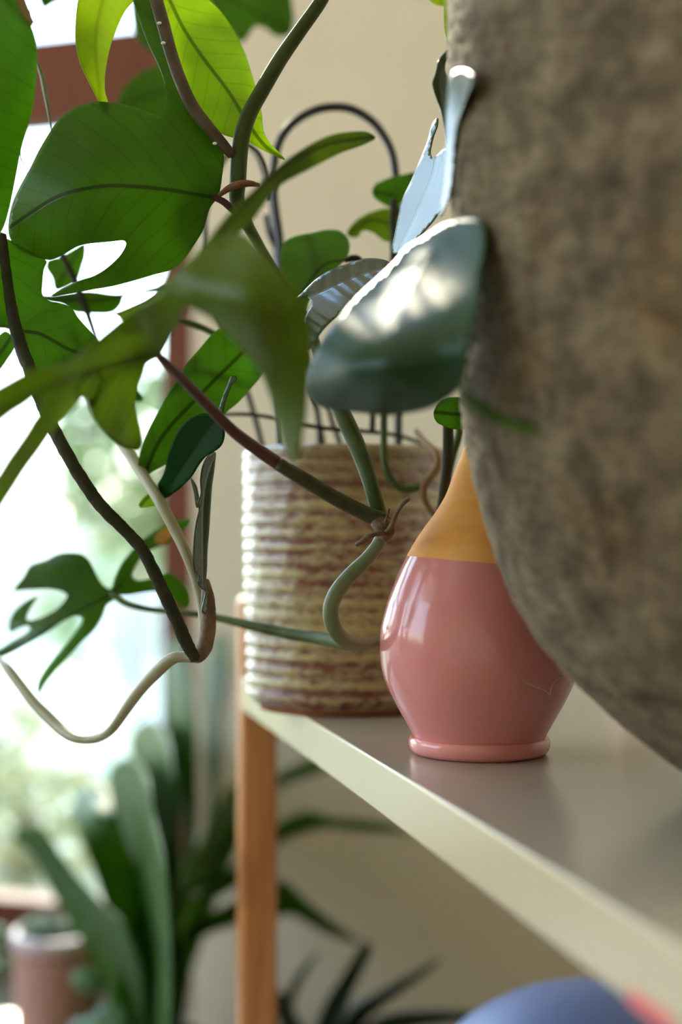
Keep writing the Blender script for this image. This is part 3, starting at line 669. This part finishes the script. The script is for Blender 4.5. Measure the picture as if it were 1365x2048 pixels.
LF([(430, 904), (417, 911), (406, 930), (401, 958), (402, 988), (397, 1004), (398, 1020), (393, 1043), (389, 1067), (387, 1092), (387, 1123), (391, 1146), (398, 1153), (396, 1166), (402, 1177), (410, 1182), (408, 1200), (404, 1222), (411, 1228), (415, 1212), (414, 1190), (412, 1165), (414, 1134), (415, 1100), (418, 1064), (421, 1017), (424, 973), (429, 935)], [(430, 910, .662), (395, 1080, .652), (412, 1000, .66), (410, 1200, .66)], G_SILV, ph, [(430, 905), (412, 960), (405, 1010), (404, 1080), (406, 1180)], fold=-.9, res=3.5, label='rolled hanging leaf with silvery sheen')
LF([(382, 955), (392, 968), (397, 985), (399, 1012), (394, 1016), (388, 985)], [(390, 985, .672)], G_SILV, ph, [(382, 955), (397, 1014)])
LF([(284, 998), (293, 990), (303, 984), (312, 1004), (313, 1010), (297, 1014), (280, 1015), (277, 1010)], [(295, 1000, .71)], G_BRIGHT, ph, [(305, 985), (279, 1013)])
L11 = [(217, 1180), (202, 1170), (190, 1150), (176, 1123), (164, 1112), (141, 1109), (117, 1112), (94, 1123), (63, 1134), (50, 1155), (31, 1179), (59, 1176), (97, 1175), (126, 1180), (138, 1190), (132, 1202), (111, 1223), (86, 1236), (62, 1243), (50, 1238), (58, 1215), (72, 1194), (53, 1205), (30, 1226), (21, 1249), (22, 1262), (36, 1254), (56, 1249), (64, 1256), (56, 1268), (29, 1284), (0, 1301), (-40, 1318), (-40, 1336), (0, 1314), (23, 1303), (59, 1283), (94, 1262), (126, 1239), (152, 1228), (168, 1233), (167, 1246), (152, 1268), (129, 1297), (105, 1324), (88, 1347), (78, 1370), (76, 1386), (88, 1366), (108, 1341), (135, 1312), (164, 1280), (188, 1256), (203, 1228), (211, 1208), (226, 1198), (232, 1192), (240, 1188), (259, 1187), (297, 1181), (326, 1181), (347, 1193), (364, 1212), (377, 1211), (373, 1178), (355, 1160), (338, 1149), (317, 1155), (297, 1161), (272, 1164), (261, 1153), (267, 1134), (288, 1106), (311, 1093), (341, 1081), (347, 1065), (376, 1050), (382, 1041), (361, 1044), (332, 1052), (317, 1061), (297, 1076), (279, 1088), (265, 1104), (244, 1132), (232, 1158), (226, 1178)]
LF(L11, [(223, 1187, .79), (100, 1140, .80), (0, 1310, .85), (80, 1380, .83), (350, 1060, .82), (370, 1200, .80), (30, 1240, .86)], G_MID, ph, [(240, 1170), (223, 1187), (170, 1215), (100, 1255), (0, 1308)], fold=.15, res=5, grow=3)
LF([(310, 1082), (316, 1066), (333, 1056), (350, 1052), (352, 1064), (341, 1078), (322, 1090)], [(330, 1070, .812)], plain('leaf_yellowed_patch', (.5, .24, .03), .5, 60, .3), ph, [(312, 1086), (350, 1054)], label='yellow brown withered patch')
LF([(395, -40), (570, -40), (584, 5), (588, 45), (577, 70), (552, 72), (530, 56), (510, 53), (497, 72), (482, 86), (460, 60), (430, 20)], [(500, 20, 1.02), (580, 60, 1.0)], G_DARK, ph, [(420, -30), (500, 20), (585, 60)], fold=.3)
LF([(262, -50), (262, 20), (270, 66), (285, 92), (305, 104), (345, 110), (360, 40), (340, -50)], [(300, 30, .98)], G_DARK, ph, [(300, -40), (290, 95)], fold=.2)
LF([(70, -60), (76, 0), (88, 20), (105, 10), (128, -2), (150, -60)], [(90, 0, .98)], G_DARK, ph, [(100, -40), (88, 18)], fold=.2)
LF([(238, 215), (240, 190), (255, 166), (278, 148), (305, 134), (335, 128), (400, 170), (390, 250), (330, 260), (270, 250)], [(290, 190, .98)], G_DARK, ph, [(240, 210), (340, 180)], fold=.2)
LF([(563, 500), (570, 484), (590, 473), (620, 467), (658, 460), (681, 463), (696, 478), (700, 496), (694, 515), (681, 530), (664, 543), (640, 570), (615, 610), (600, 660), (575, 640), (563, 590), (562, 545)], [(570, 500, .73), (690, 490, .74), (610, 600, .71)], G_MID, ph, [(694, 520), (650, 530), (600, 590)], fold=.25, res=5)
stem('petiole', [(690, 522, .738, 8), (702, 517, .738, 14), (716, 517, .74, 13), (730, 530, .745, 8), (745, 560, .75, 8)], S_DARK, ph)
LF([(745, 383), (750, 370), (765, 362), (788, 353), (811, 349), (828, 345), (832, 362), (823, 380), (806, 402), (797, 415), (784, 416), (764, 406), (748, 394)], [(790, 380, .80)], G_MID, ph, [(745, 383), (790, 390)], fold=.2)
LF([(697, 460), (708, 446), (723, 434), (750, 422), (780, 418), (800, 440), (798, 480), (783, 484), (767, 481), (747, 466), (732, 461), (722, 464), (718, 473), (707, 475), (695, 470)], [(740, 450, .80)], G_OLIVE, ph, [(700, 465), (745, 440), (785, 450)], fold=.2)
LF([(583, 611), (592, 598), (605, 586), (634, 558), (664, 540), (702, 526), (737, 517), (781, 526), (795, 560), (760, 590), (711, 603), (681, 627), (655, 650), (640, 668), (628, 686), (618, 700), (608, 672), (610, 640), (618, 620), (624, 602), (615, 595), (600, 597)], [(583, 611, .655), (700, 530, .68), (680, 600, .64), (620, 690, .63), (780, 540, .66)], G_GLOSS, ph, [(588, 606), (640, 585), (700, 558), (790, 530)], fold=-.5, res=5)
L20 = [(793, 520), (811, 496), (847, 475), (888, 449), (929, 438), (957, 438), (970, 452), (971, 500), (963, 540), (957, 597), (953, 627), (945, 656), (940, 690), (933, 740), (918, 778), (882, 806), (856, 817), (812, 826), (768, 830), (733, 826), (695, 822), (660, 817), (632, 808), (620, 790), (616, 768), (620, 741), (628, 716), (643, 688), (662, 658), (684, 630), (705, 604), (731, 578), (762, 550)]
LF(L20, [(811, 496, .560), (955, 440, .498), (970, 520, .482), (900, 560, .505), (760, 600, .540), (640, 720, .530), (620, 780, .535), (800, 680, .493), (930, 680, .468), (700, 740, .500), (800, 760, .488), (800, 825, .515), (700, 820, .53), (900, 790, .485)], G_GLOSSB, ph, [(880, 470), (830, 560), (790, 650), (765, 740), (755, 825)], fold=.22, res=7, th=.0006)
LF([(876, 236), (866, 247), (856, 282), (847, 305), (835, 334), (822, 364), (807, 396), (799, 428), (791, 466), (786, 505), (808, 505), (830, 482), (849, 463), (876, 430), (892, 400), (901, 358), (903, 320), (899, 296), (890, 298), (877, 309), (868, 317), (862, 309), (867, 276), (876, 250)], [(795, 490, .668), (903, 330, .627), (849, 463, .640), (876, 240, .656), (835, 334, .666)], G_SILV, ph, [(800, 500), (838, 420), (872, 330), (868, 260)], fold=-.08, res=4)
LF([(908, 145), (923, 138), (947, 150), (934, 195), (918, 245), (911, 300), (908, 350), (898, 400), (880, 436), (884, 400), (889, 350), (892, 300), (893, 250), (895, 200), (899, 165)], [(900, 160, .53), (940, 155, .495), (892, 300, .555), (909, 300, .528), (882, 430, .565)], G_SILV, ph, [(925, 142), (908, 230), (900, 320), (882, 432)], fold=-.1, res=4, label='leaf seen nearly edge on against the stone planter')
LF([(899, 97), (885, 110), (876, 123), (874, 135), (870, 150), (865, 165), (868, 183), (874, 200), (881, 218), (888, 250), (894, 290), (898, 250), (900, 200), (898, 160), (891, 140), (893, 122), (900, 110)], [(880, 150, .62), (895, 280, .61)], G_SILV, ph, [(897, 100), (880, 160), (892, 270)], fold=-.4)
LF([(884, -40), (888, 10), (889, 50), (893, 76), (899, 88), (905, 60), (904, -40)], [(895, 20, .64)], G_YELLOW, ph, [(895, -30), (897, 85)], fold=.2)
LF([(840, -60), (853, -10), (866, 6), (885, 12), (900, 8), (905, -60)], [(880, -10, .72)], G_YELLOW, ph, [(870, -50), (885, 8)], fold=.2)
LF([(884, 800), (868, 824), (870, 838), (876, 846), (891, 853), (914, 859), (932, 857), (940, 825), (930, 798)], [(900, 830, .66)], G_MID, ph, [(868, 824), (930, 830)], fold=.2)
LF([(925, 765), (948, 788), (975, 806), (1010, 826), (1045, 842), (1078, 852), (1082, 862), (1055, 866), (1020, 856), (985, 842), (950, 822), (928, 800)], [(930, 780, .46), (1075, 860, .425)], G_MID, ph, [(926, 780), (990, 825), (1078, 858)], fold=-.3, label='narrow leaf tail crossing the stone planter')
LF([(95, 520), (120, 512), (145, 498), (170, 486), (172, 510), (165, 535), (156, 560), (135, 575), (111, 581), (103, 556), (91, 536)], [(130, 540, .83)], G_MID, ph, [(165, 490), (110, 580)], fold=.2)
LF([(80, 590), (103, 590), (176, 582), (229, 588), (264, 585), (322, 572), (350, 572), (345, 582), (300, 586), (250, 592), (242, 610), (226, 625), (176, 627), (147, 624), (126, 610), (90, 602)], [(180, 605, .80)], G_DARK, ph, [(340, 576), (200, 600), (90, 598)], fold=.25)
LF([(225, 628), (245, 619), (290, 602), (330, 580), (330, 610), (300, 635), (264, 653), (246, 645), (236, 634)], [(270, 620, .80)], G_OLIVE, ph, [(330, 590), (230, 630)], fold=.2)
LF([(262, 765), (274, 780), (286, 794), (286, 802), (270, 804), (255, 800)], [(270, 790, .79)], G_MID, ph, [(262, 770), (284, 798)])
#LF([(125, 850), (140, 832), (160, 810), (172, 806), (172, 836), (150, 842), (135, 846)], [(150, 830, .79)], G_BRIGHT, ph, [(130, 848), (170, 812)])

# ================================================================ things lower down
# blue ceramic globe on the lower shelf
bx = P(1195, 2010, .93); br = .084
bl = [(br*sin(a), br*cos(a)) for a in [pi*i/40 for i in range(0, 37)]]
zc = (CH-SH-.50+TH)
bmid = br*.95
pr = [(0, bmid+br)]+[(r, bmid+h) for r, h in bl[1:]]+[(.028, 0), (0, 0)]
blue = lathe('blue_globe_vase', pr, 96, M_BLUE)
gy = .93; gtop = CH-(2006-HY)/F*(gy-.03)
blue.location = ((1195-CX)/F*gy, gy, zc)
blue.scale = (1, 1, 1)
sc_ = (gtop-zc)/(bmid+br); blue.data.transform(Matrix.Diagonal((sc_, sc_, sc_, 1)))
tag(blue, 'smooth round blue ceramic vase under the white shelf', 'vase')

# pink clay pot with succulent
KX, KY = P(118, 1860, 1.72).x, 1.72
ktop = CH-(1862-HY)/F*KY; kr = 93/F*KY
pp = empty('clay_pot', (KX, KY, 0), 'matt dusty pink clay pot with sky-lit rim on the floor by the window', 'plant pot')
lathe('pot_wall', [(kr-.010, ktop-.03), (kr-.009, ktop-.002), (kr-.006, ktop), (kr-.003, ktop-.002), (kr-.003, ktop-.018), (kr*.87, .02), (kr*.8, .0), (0, 0)], 72, M_PINKPOT, pp, (KX, KY, 0))
ro = lathe('rim', [(kr-.011, ktop-.016), (kr-.010, ktop-.001), (kr-.007, ktop+.002), (kr-.001, ktop+.001), (kr+.001, ktop-.003), (kr+.0005, ktop-.014), (kr-.002, ktop-.016)], 72, plain('skylit_rim_clay', (.62, .50, .50), .5, 18, .05), pp, (KX, KY, 0)); ro['label'] = 'rim, sky light painted in as paler lilac'  # sky light on the rim is painted into its paler lilac colour
lathe('soil', [(0, ktop-.014), (kr-.009, ktop-.015)], 40, M_SOIL, pp, (KX, KY, 0))
SUC = leafmat('succulent_pale_green', (.30, .42, .30), (.3, .45, .25), .25, .45, spacing=400, vein=.05)
def rosette(x, y, z, R, label, n=16, mat=SUC):
    r = empty('succulent', (x, y, z), label, 'succulent')
    for i in range(n):
        t = i/n; a = i*2.399; el = .25+.9*t; ln = R*(1-.55*t)
        d = Vector((cos(a)*cos(el), sin(a)*cos(el), sin(el)))
        bm = bmesh.new()
        path = [(Vector((x, y, z+.004+R*.25*t))+d*ln*k, ln*w) for k, w in ((0, .13), (.3, .24), (.6, .3), (.85, .2), (1, .05))]
        tube_mesh(bm, path, 10, True, 0, .5); bm_obj('leaf', bm, mat, r, True)
    return r
rosette(KX-.018, KY-.008, ktop-.008, .036, 'pale green rosette succulent at the left in the clay pot')
rosette(KX+.028, KY+.004, ktop-.010, .028, 'green rosette succulent right in the clay pot, half behind a strap leaf', 12)

# broad strap-leaved plant on the floor, in a low pot below the frame
BX, BY = P(285, 2048, 1.62).x, 1.62
kp = empty('floor_pot', (BX, BY, 0), 'low dark nursery pot under the strap leaved plant', 'plant pot')
lathe('pot_wall', [(.075, .085), (.075, .1), (.079, .1), (.08, .095), (.065, .0), (0, 0)], 48, plain('dark_pot', (.03, .028, .028), .6), kp, (BX, BY, 0))
lathe('soil', [(0, .088), (.075, .088)], 32, M_SOIL, kp, (BX, BY, 0))
st = empty('strap_leaf_plant', (BX, BY, .088), 'large floor plant with broad arching strap leaves beside the bamboo post', 'plant')
def widen(out, mid, k):
    res = []
    mp = catmull(mid, step=8)
    for (x, y) in out:
        q = min(mp, key=lambda m: (m[0]-x)**2+(m[1]-y)**2)
        res.append((q[0]+(x-q[0])*k, q[1]+(y-q[1])*k))
    return res
def K(out, ctrl, mat=G_BLADE, mid=None, fold=.35, **k): return leaf('leaf', widen(out, mid, 1.3), ctrl, mat, st, mid, fold=fold, th=.0008, res=9, **k)
z0 = BY
K([(26, 1672), (42, 1656), (72, 1657), (98, 1685), (140, 1745), (190, 1805), (240, 1860), (272, 1940), (285, 2080), (290, 2160), (262, 2160), (222, 1990), (190, 1912), (150, 1850), (110, 1782), (78, 1722), (50, 1692)], [(40, 1665, 1.62), (85, 1690, 1.52), (160, 1810, 1.55), (275, 2130, z0)], mid=[(272, 2140), (240, 1960), (160, 1820), (90, 1710), (35, 1668)])
K([(153, 1612), (168, 1580), (203, 1578), (222, 1618), (240, 1680), (270, 1760), (300, 1860), (305, 2160), (275, 2160), (240, 1920), (215, 1810), (195, 1745), (172, 1680)], [(180, 1585, 1.66), (190, 1620, 1.56), (240, 1760, 1.56), (290, 2140, z0)], mid=[(285, 2140), (262, 1900), (215, 1740), (178, 1590)])
K([(222, 1545), (232, 1522), (255, 1515), (280, 1540), (300, 1640), (325, 1760), (335, 1900), (318, 2160), (285, 2160), (285, 1900), (262, 1760), (240, 1650), (228, 1590)], [(240, 1520, 1.72), (250, 1580, 1.62), (280, 1800, 1.60), (300, 2140, z0)], mid=[(300, 2140), (300, 1850), (262, 1640), (245, 1520)])
K([(268, 1480), (276, 1455), (298, 1440), (322, 1460), (338, 1540), (350, 1680), (352, 1850), (325, 2160), (295, 2160), (310, 1900), (298, 1720), (280, 1580)], [(295, 1445, 1.78), (300, 1500, 1.66), (320, 1750, 1.62), (310, 2140, z0)], mid=[(308, 2140), (330, 1850), (318, 1650), (296, 1445)])
K([(337, 1345), (340, 1300), (349, 1272), (362, 1292), (374, 1347), (381, 1420), (386, 1500), (388, 1600), (384, 1720), (366, 1860), (330, 2160), (305, 2160), (335, 1950), (360, 1780), (368, 1680), (358, 1590), (346, 1500), (338, 1420)], [(350, 1280, 1.84), (360, 1400, 1.74), (375, 1650, 1.68), (315, 2140, z0)], mid=[(316, 2140), (362, 1800), (372, 1600), (360, 1420), (349, 1275)])
K([(428, 1300), (434, 1268), (444, 1272), (450, 1310), (447, 1370), (440, 1430), (438, 1500), (430, 1600), (418, 1700), (390, 1830), (335, 2160), (315, 2160), (372, 1850), (405, 1700), (418, 1600), (415, 1500), (412, 1400), (415, 1330)], [(440, 1275, 1.86), (430, 1450, 1.78), (400, 1750, 1.70), (325, 2140, z0)], mid=[(325, 2140), (380, 1850), (422, 1600), (428, 1430), (438, 1275)])
for dx in (0, 26):
    K([(462+dx, 1568), (470+dx, 1580), (440+dx, 1650), (410+dx*.7, 1720), (378+dx*.5, 1800), (340, 1960), (318, 2160), (305, 2160), (325, 1960), (362+dx*.5, 1790), (395+dx*.7, 1700), (430+dx, 1630)], [(465+dx, 1575, 1.75), (390, 1760, 1.66), (312, 2140, z0)], G_BLADEL, [(312, 2140), (365, 1800), (466+dx, 1572)])
K([(322, 2160), (335, 1990), (350, 1870), (372, 1808), (398, 1774), (432, 1752), (466, 1738), (510, 1705), (560, 1650), (593, 1633), (622, 1627), (652, 1635), (725, 1643), (784, 1652), (822, 1668), (770, 1664), (710, 1659), (650, 1653), (610, 1660), (564, 1680), (520, 1730), (472, 1768), (440, 1786), (400, 1812), (372, 1880), (350, 2000), (340, 2160)], [(330, 2140, z0), (380, 1820, 1.62), (460, 1750, 1.60), (600, 1645, 1.56), (815, 1665, 1.62)], mid=[(331, 2140), (362, 1860), (420, 1775), (490, 1740), (590, 1648), (700, 1650), (815, 1666)], fold=.25)
K([(330, 2160), (350, 1990), (380, 1870), (430, 1720), (480, 1620), (556, 1554), (608, 1527), (655, 1512), (700, 1512), (655, 1535), (608, 1552), (560, 1574), (500, 1640), (450, 1740), (400, 1880), (365, 2010), (345, 2160)], [(337, 2140, z0), (400, 1820, 1.68), (560, 1565, 1.66), (690, 1515, 1.72)], mid=[(338, 2140), (390, 1860), (480, 1650), (600, 1540), (690, 1514)], fold=.25)
K([(310, 2160), (312, 1990), (322, 1920), (360, 1868), (420, 1828), (480, 1800), (540, 1768), (570, 1770), (600, 1794), (640, 1827), (684, 1858), (720, 1884), (662, 1866), (620, 1843), (585, 1824), (540, 1826), (480, 1840), (420, 1862), (362, 1902), (332, 1950), (328, 2160)], [(320, 2140, z0), (340, 1910, 1.58), (460, 1820, 1.54), (570, 1785, 1.52), (715, 1880, 1.56)], mid=[(320, 2140), (326, 1930), (420, 1842), (550, 1790), (640, 1838), (715, 1881)], fold=.25)
K([(352, 1672), (344, 1712), (330, 1760), (308, 1800), (285, 1862), (266, 1945), (256, 2030), (275, 2160), (250, 2160), (234, 2010), (246, 1930), (264, 1852), (286, 1781), (312, 1728), (336, 1692)], [(350, 1675, 1.50), (280, 1830, 1.48), (262, 2140, 1.60)], G_BLADEL, mid=[(262, 2140), (246, 2020), (275, 1850), (320, 1750), (350, 1676)])
K([(420, 1776), (400, 1800), (372, 1850), (350, 1905), (335, 2000), (325, 2160), (300, 2160), (318, 2000), (335, 1905), (362, 1840), (392, 1792)], [(415, 1780, 1.52), (340, 1920, 1.50), (310, 2140, 1.60)], G_BLADEL, mid=[(312, 2140), (340, 1920), (415, 1780)])

# dark spiky plant under the shelf
DX, DY = P(640, 2100, 1.45).x, 1.45
dp = empty('floor_pot', (DX, DY, 0), 'dark pot below the frame holding the spiky plant behind the bamboo post', 'plant pot')
lathe('pot_wall', [(.055, .075), (.055, .085), (.058, .085), (.05, 0), (0, 0)], 40, plain('dark_pot_matt', (.03, .03, .03), .7), dp, (DX, DY, 0))
lathe('soil', [(0, .078), (.055, .078)], 32, M_SOIL, dp, (DX, DY, 0))
dr = empty('spiky_plant', (DX, DY, .078), 'small spiky dark green plant under the shelf, right of the bamboo post', 'plant')
def D(out, ctrl, mid): return leaf('leaf', out, ctrl, G_SPIKE, dr, mid, fold=.4, th=.0008, res=8)
D([(736, 1882), (744, 1896), (726, 1942), (707, 1982), (690, 2030), (672, 2100), (655, 2190), (625, 2190), (625, 2100), (637, 2040), (660, 1990), (680, 1960), (702, 1925), (722, 1895)], [(737, 1890, 1.38), (680, 2000, 1.42), (640, 2180, DY)], [(640, 2180), (665, 2030), (737, 1888)])
D([(880, 1916), (872, 1930), (850, 1950), (815, 1976), (769, 2010), (728, 2048), (690, 2100), (660, 2190), (640, 2190), (655, 2100), (680, 2050), (702, 2014), (754, 1984), (798, 1960), (842, 1937)], [(876, 1922, 1.36), (750, 2000, 1.42), (650, 2180, DY)], [(650, 2180), (695, 2050), (876, 1922)])
D([(1000, 2030), (960, 2040), (900, 2046), (840, 2055), (780, 2070), (720, 2100), (670, 2190), (650, 2190), (690, 2090), (740, 2045), (790, 2026), (860, 2020), (920, 2022)], [(990, 2032, 1.36), (780, 2050, 1.42), (660, 2180, DY)], [(660, 2180), (710, 2085), (790, 2045), (990, 2032)])
D([(640, 1902), (633, 1915), (612, 1950), (590, 1998), (584, 2050), (600, 2120), (635, 2190), (615, 2190), (575, 2130), (560, 2050), (570, 1995), (590, 1955), (618, 1920)], [(638, 1905, 1.50), (575, 2020, 1.46), (625, 2180, DY)], [(625, 2180), (575, 2060), (585, 1970), (638, 1905)])
D([(560, 1980), (600, 2040), (640, 2100), (655, 2190), (625, 2190), (600, 2130), (565, 2060), (545, 2000)], [(555, 1990, 1.52), (635, 2180, DY)], [(635, 2180), (600, 2080), (553, 1990)])

# small round-leaved plants between clay pot and strap plant
RL = leafmat('round_leaf_green', (.14, .26, .12), (.2, .4, .15), .3, .4, spacing=400, vein=.05)
def roundplant(x, y, label, blobs, zdep):
    base = P(x, y, zdep); r = empty('round_leaf_plant', (base.x, base.y, 0), label, 'plant')
    c = bmesh.new(); tube_mesh(c, [(Vector((base.x, base.y, 0)), .005), (Vector((base.x, base.y, base.z*.5)), .004), (base, .003)], 8); bm_obj('stem', c, S_GREEN, r, True)
    for (px, py, w, tlt) in blobs:
        p = P(px, py, zdep); rad = w/2/F*zdep
        bm = bmesh.new(); bmesh.ops.create_uvsphere(bm, u_segments=20, v_segments=10, radius=rad, matrix=Matrix.Translation(p) @ Matrix.Rotation(tlt, 4, 'Y') @ Matrix.Rotation(.5, 4, 'X') @ Matrix.Diagonal((1, 1, .3, 1)))
        bm_obj('leaf', bm, RL, r, True)
        bm = bmesh.new(); tube_mesh(bm, [(base, .002), ((base+p)/2+Vector((0, 0, -.01)), .0018), (p, .0015)], 6); bm_obj('petiole', bm, S_GREEN, r, True)
    return r
roundplant(205, 2070, 'small plant with rounded pale green leaves in front of the clay pot', [(178, 1962, 70, .3), (215, 2045, 90, -.2), (240, 2075, 70, .5), (160, 2060, 60, -.4)], 1.42)
roundplant(0, 1960, 'small green plant at the left edge of the photo by the clay pot', [(0, 1870, 46, .6), (-20, 1900, 50, -.4), (12, 1925, 36, .8), (-15, 1940, 40, .1)], 1.80)

# ================================================================ OUTSIDE
box('ground', (-14, 2.0, -.12), (22, 0, 0), (0, 20, 0), (0, 0, .05), M_PAVE, kind='structure')
FOL = leafmat('shrub_foliage', (.21, .27, .12), (.24, .30, .10), .3, .6, spacing=400, vein=.02)
FOL2 = leafmat('shrub_foliage_yellow', (.36, .34, .17), (.34, .34, .14), .3, .6, spacing=400, vein=.02)
def shrub(name, x, y, h0, h1, rx, label, mat, n=700, seed=1, leafs=.05, cat='shrub'):
    rnd = random.Random(seed); r = empty(name, (x, y, -.07), label, cat, 'shrubs in the garden behind the window')
    vs, fs = [], []
    cz = (h0+h1)/2; rz = (h1-h0)/2
    for i in range(n):
        a, b = rnd.uniform(0, 2*pi), math.acos(rnd.uniform(-1, 1)); q = rnd.uniform(.55, 1)**.5
        lump = 1+.22*sin(a*3+seed)*sin(b*4)
        c = Vector((x+rx*q*lump*sin(b)*cos(a), y+rx*q*lump*sin(b)*sin(a), cz+rz*q*lump*cos(b)))
        d = Vector((rnd.uniform(-1, 1), rnd.uniform(-1, 1), rnd.uniform(-.6, .6))).normalized(); e = d.cross(Vector((rnd.uniform(-1, 1), rnd.uniform(-1, 1), rnd.uniform(-1, 1)))).normalized()
        s = leafs*rnd.uniform(.6, 1.3); i0 = len(vs)
        nn = d.cross(e)*s*.12
        vs += [tuple(c-d*s), tuple(c+e*s*.4+nn), tuple(c+d*s), tuple(c-e*s*.4+nn)]; fs.append((i0, i0+1, i0+2, i0+3))
    me = bpy.data.meshes.new('foliage'); me.from_pydata(vs, [], fs); ul = me.uv_layers.new(name='UVMap')
    link_mesh('foliage', me, mat, r, True)
    bm = bmesh.new(); tube_mesh(bm, [(Vector((x, y, -.07)), .035), (Vector((x+.02, y, cz*.5)), .03), (Vector((x, y+.02, cz+rz*.5)), .015)], 8); bm_obj('trunk', bm, S_NODE, r, True)
    return r
shrub('shrub', -.86, 6.0, .62, 1.42, .34, 'pale green shrub seen through the glass beside the timber window post', FOL, 700, 2, .07)
shrub('shrub', -1.62, 4.5, -.05, .42, .40, 'low yellow green shrub in the garden behind the strap leaves', FOL2, 600, 3, .05)
shrub('shrub', -1.06, 3.7, -.05, .30, .28, 'low pale yellow shrub at the lower left of the window', FOL2, 500, 4, .04)
shrub('shrub', -.70, 3.1, -.07, .17, .26, 'low yellow green ground cover just outside the bottom rail', FOL2, 500, 9, .035)
shrub('shrub', -2.35, 6.3, -.05, .75, .5, 'green shrub at the far left behind the looping stem', FOL, 500, 6, .06)
shrub('shrub', -1.15, 7.5, -.05, .66, .45, 'green shrub behind the white fence', FOL, 500, 8, .06)
# white fence: post + balusters + rails
fen = empty('garden_fence', (-.9, 5.2, -.07), 'white garden fence with thin balusters and square post, overexposed outside the window', 'fence')
FY = 5.2
fx = lambda px: (px-CX)/F*FY
fh = lambda py: CH-(py-HY)/F*FY
pa = box('post', (fx(172), FY-.03, -.07), (fx(212)-fx(172), 0, 0), (0, .06, 0), (0, 0, fh(1190)+.07), M_PWHITE, fen, .004)
bm = bmesh.new()
for px in range(228, 345, 17): box_bm(bm, (fx(px), FY-.01, fh(1440)), Vector((.013, 0, 0)), Vector((0, .013, 0)), Vector((0, 0, fh(1210)-fh(1440))))
bm_obj('baluster_row', bm, M_PWHITE, fen)
for (y0, y1) in ((1195, 1212), (1435, 1462)):
    box('rail', (fx(212), FY-.02, fh(y1)), (fx(420)-fx(212), 0, 0), (0, .04, 0), (0, 0, fh(y0)-fh(y1)), M_PWHITE, fen, .003)
wallo = box('garden_wall', (-6, 11.0, -.07), (8, 0, 0), (0, .2, 0), (0, 0, CH-(1045-HY)/F*11+.07), M_CREAMWALL)
tag(wallo, 'long pale rendered garden wall in the far background outside', 'garden wall')
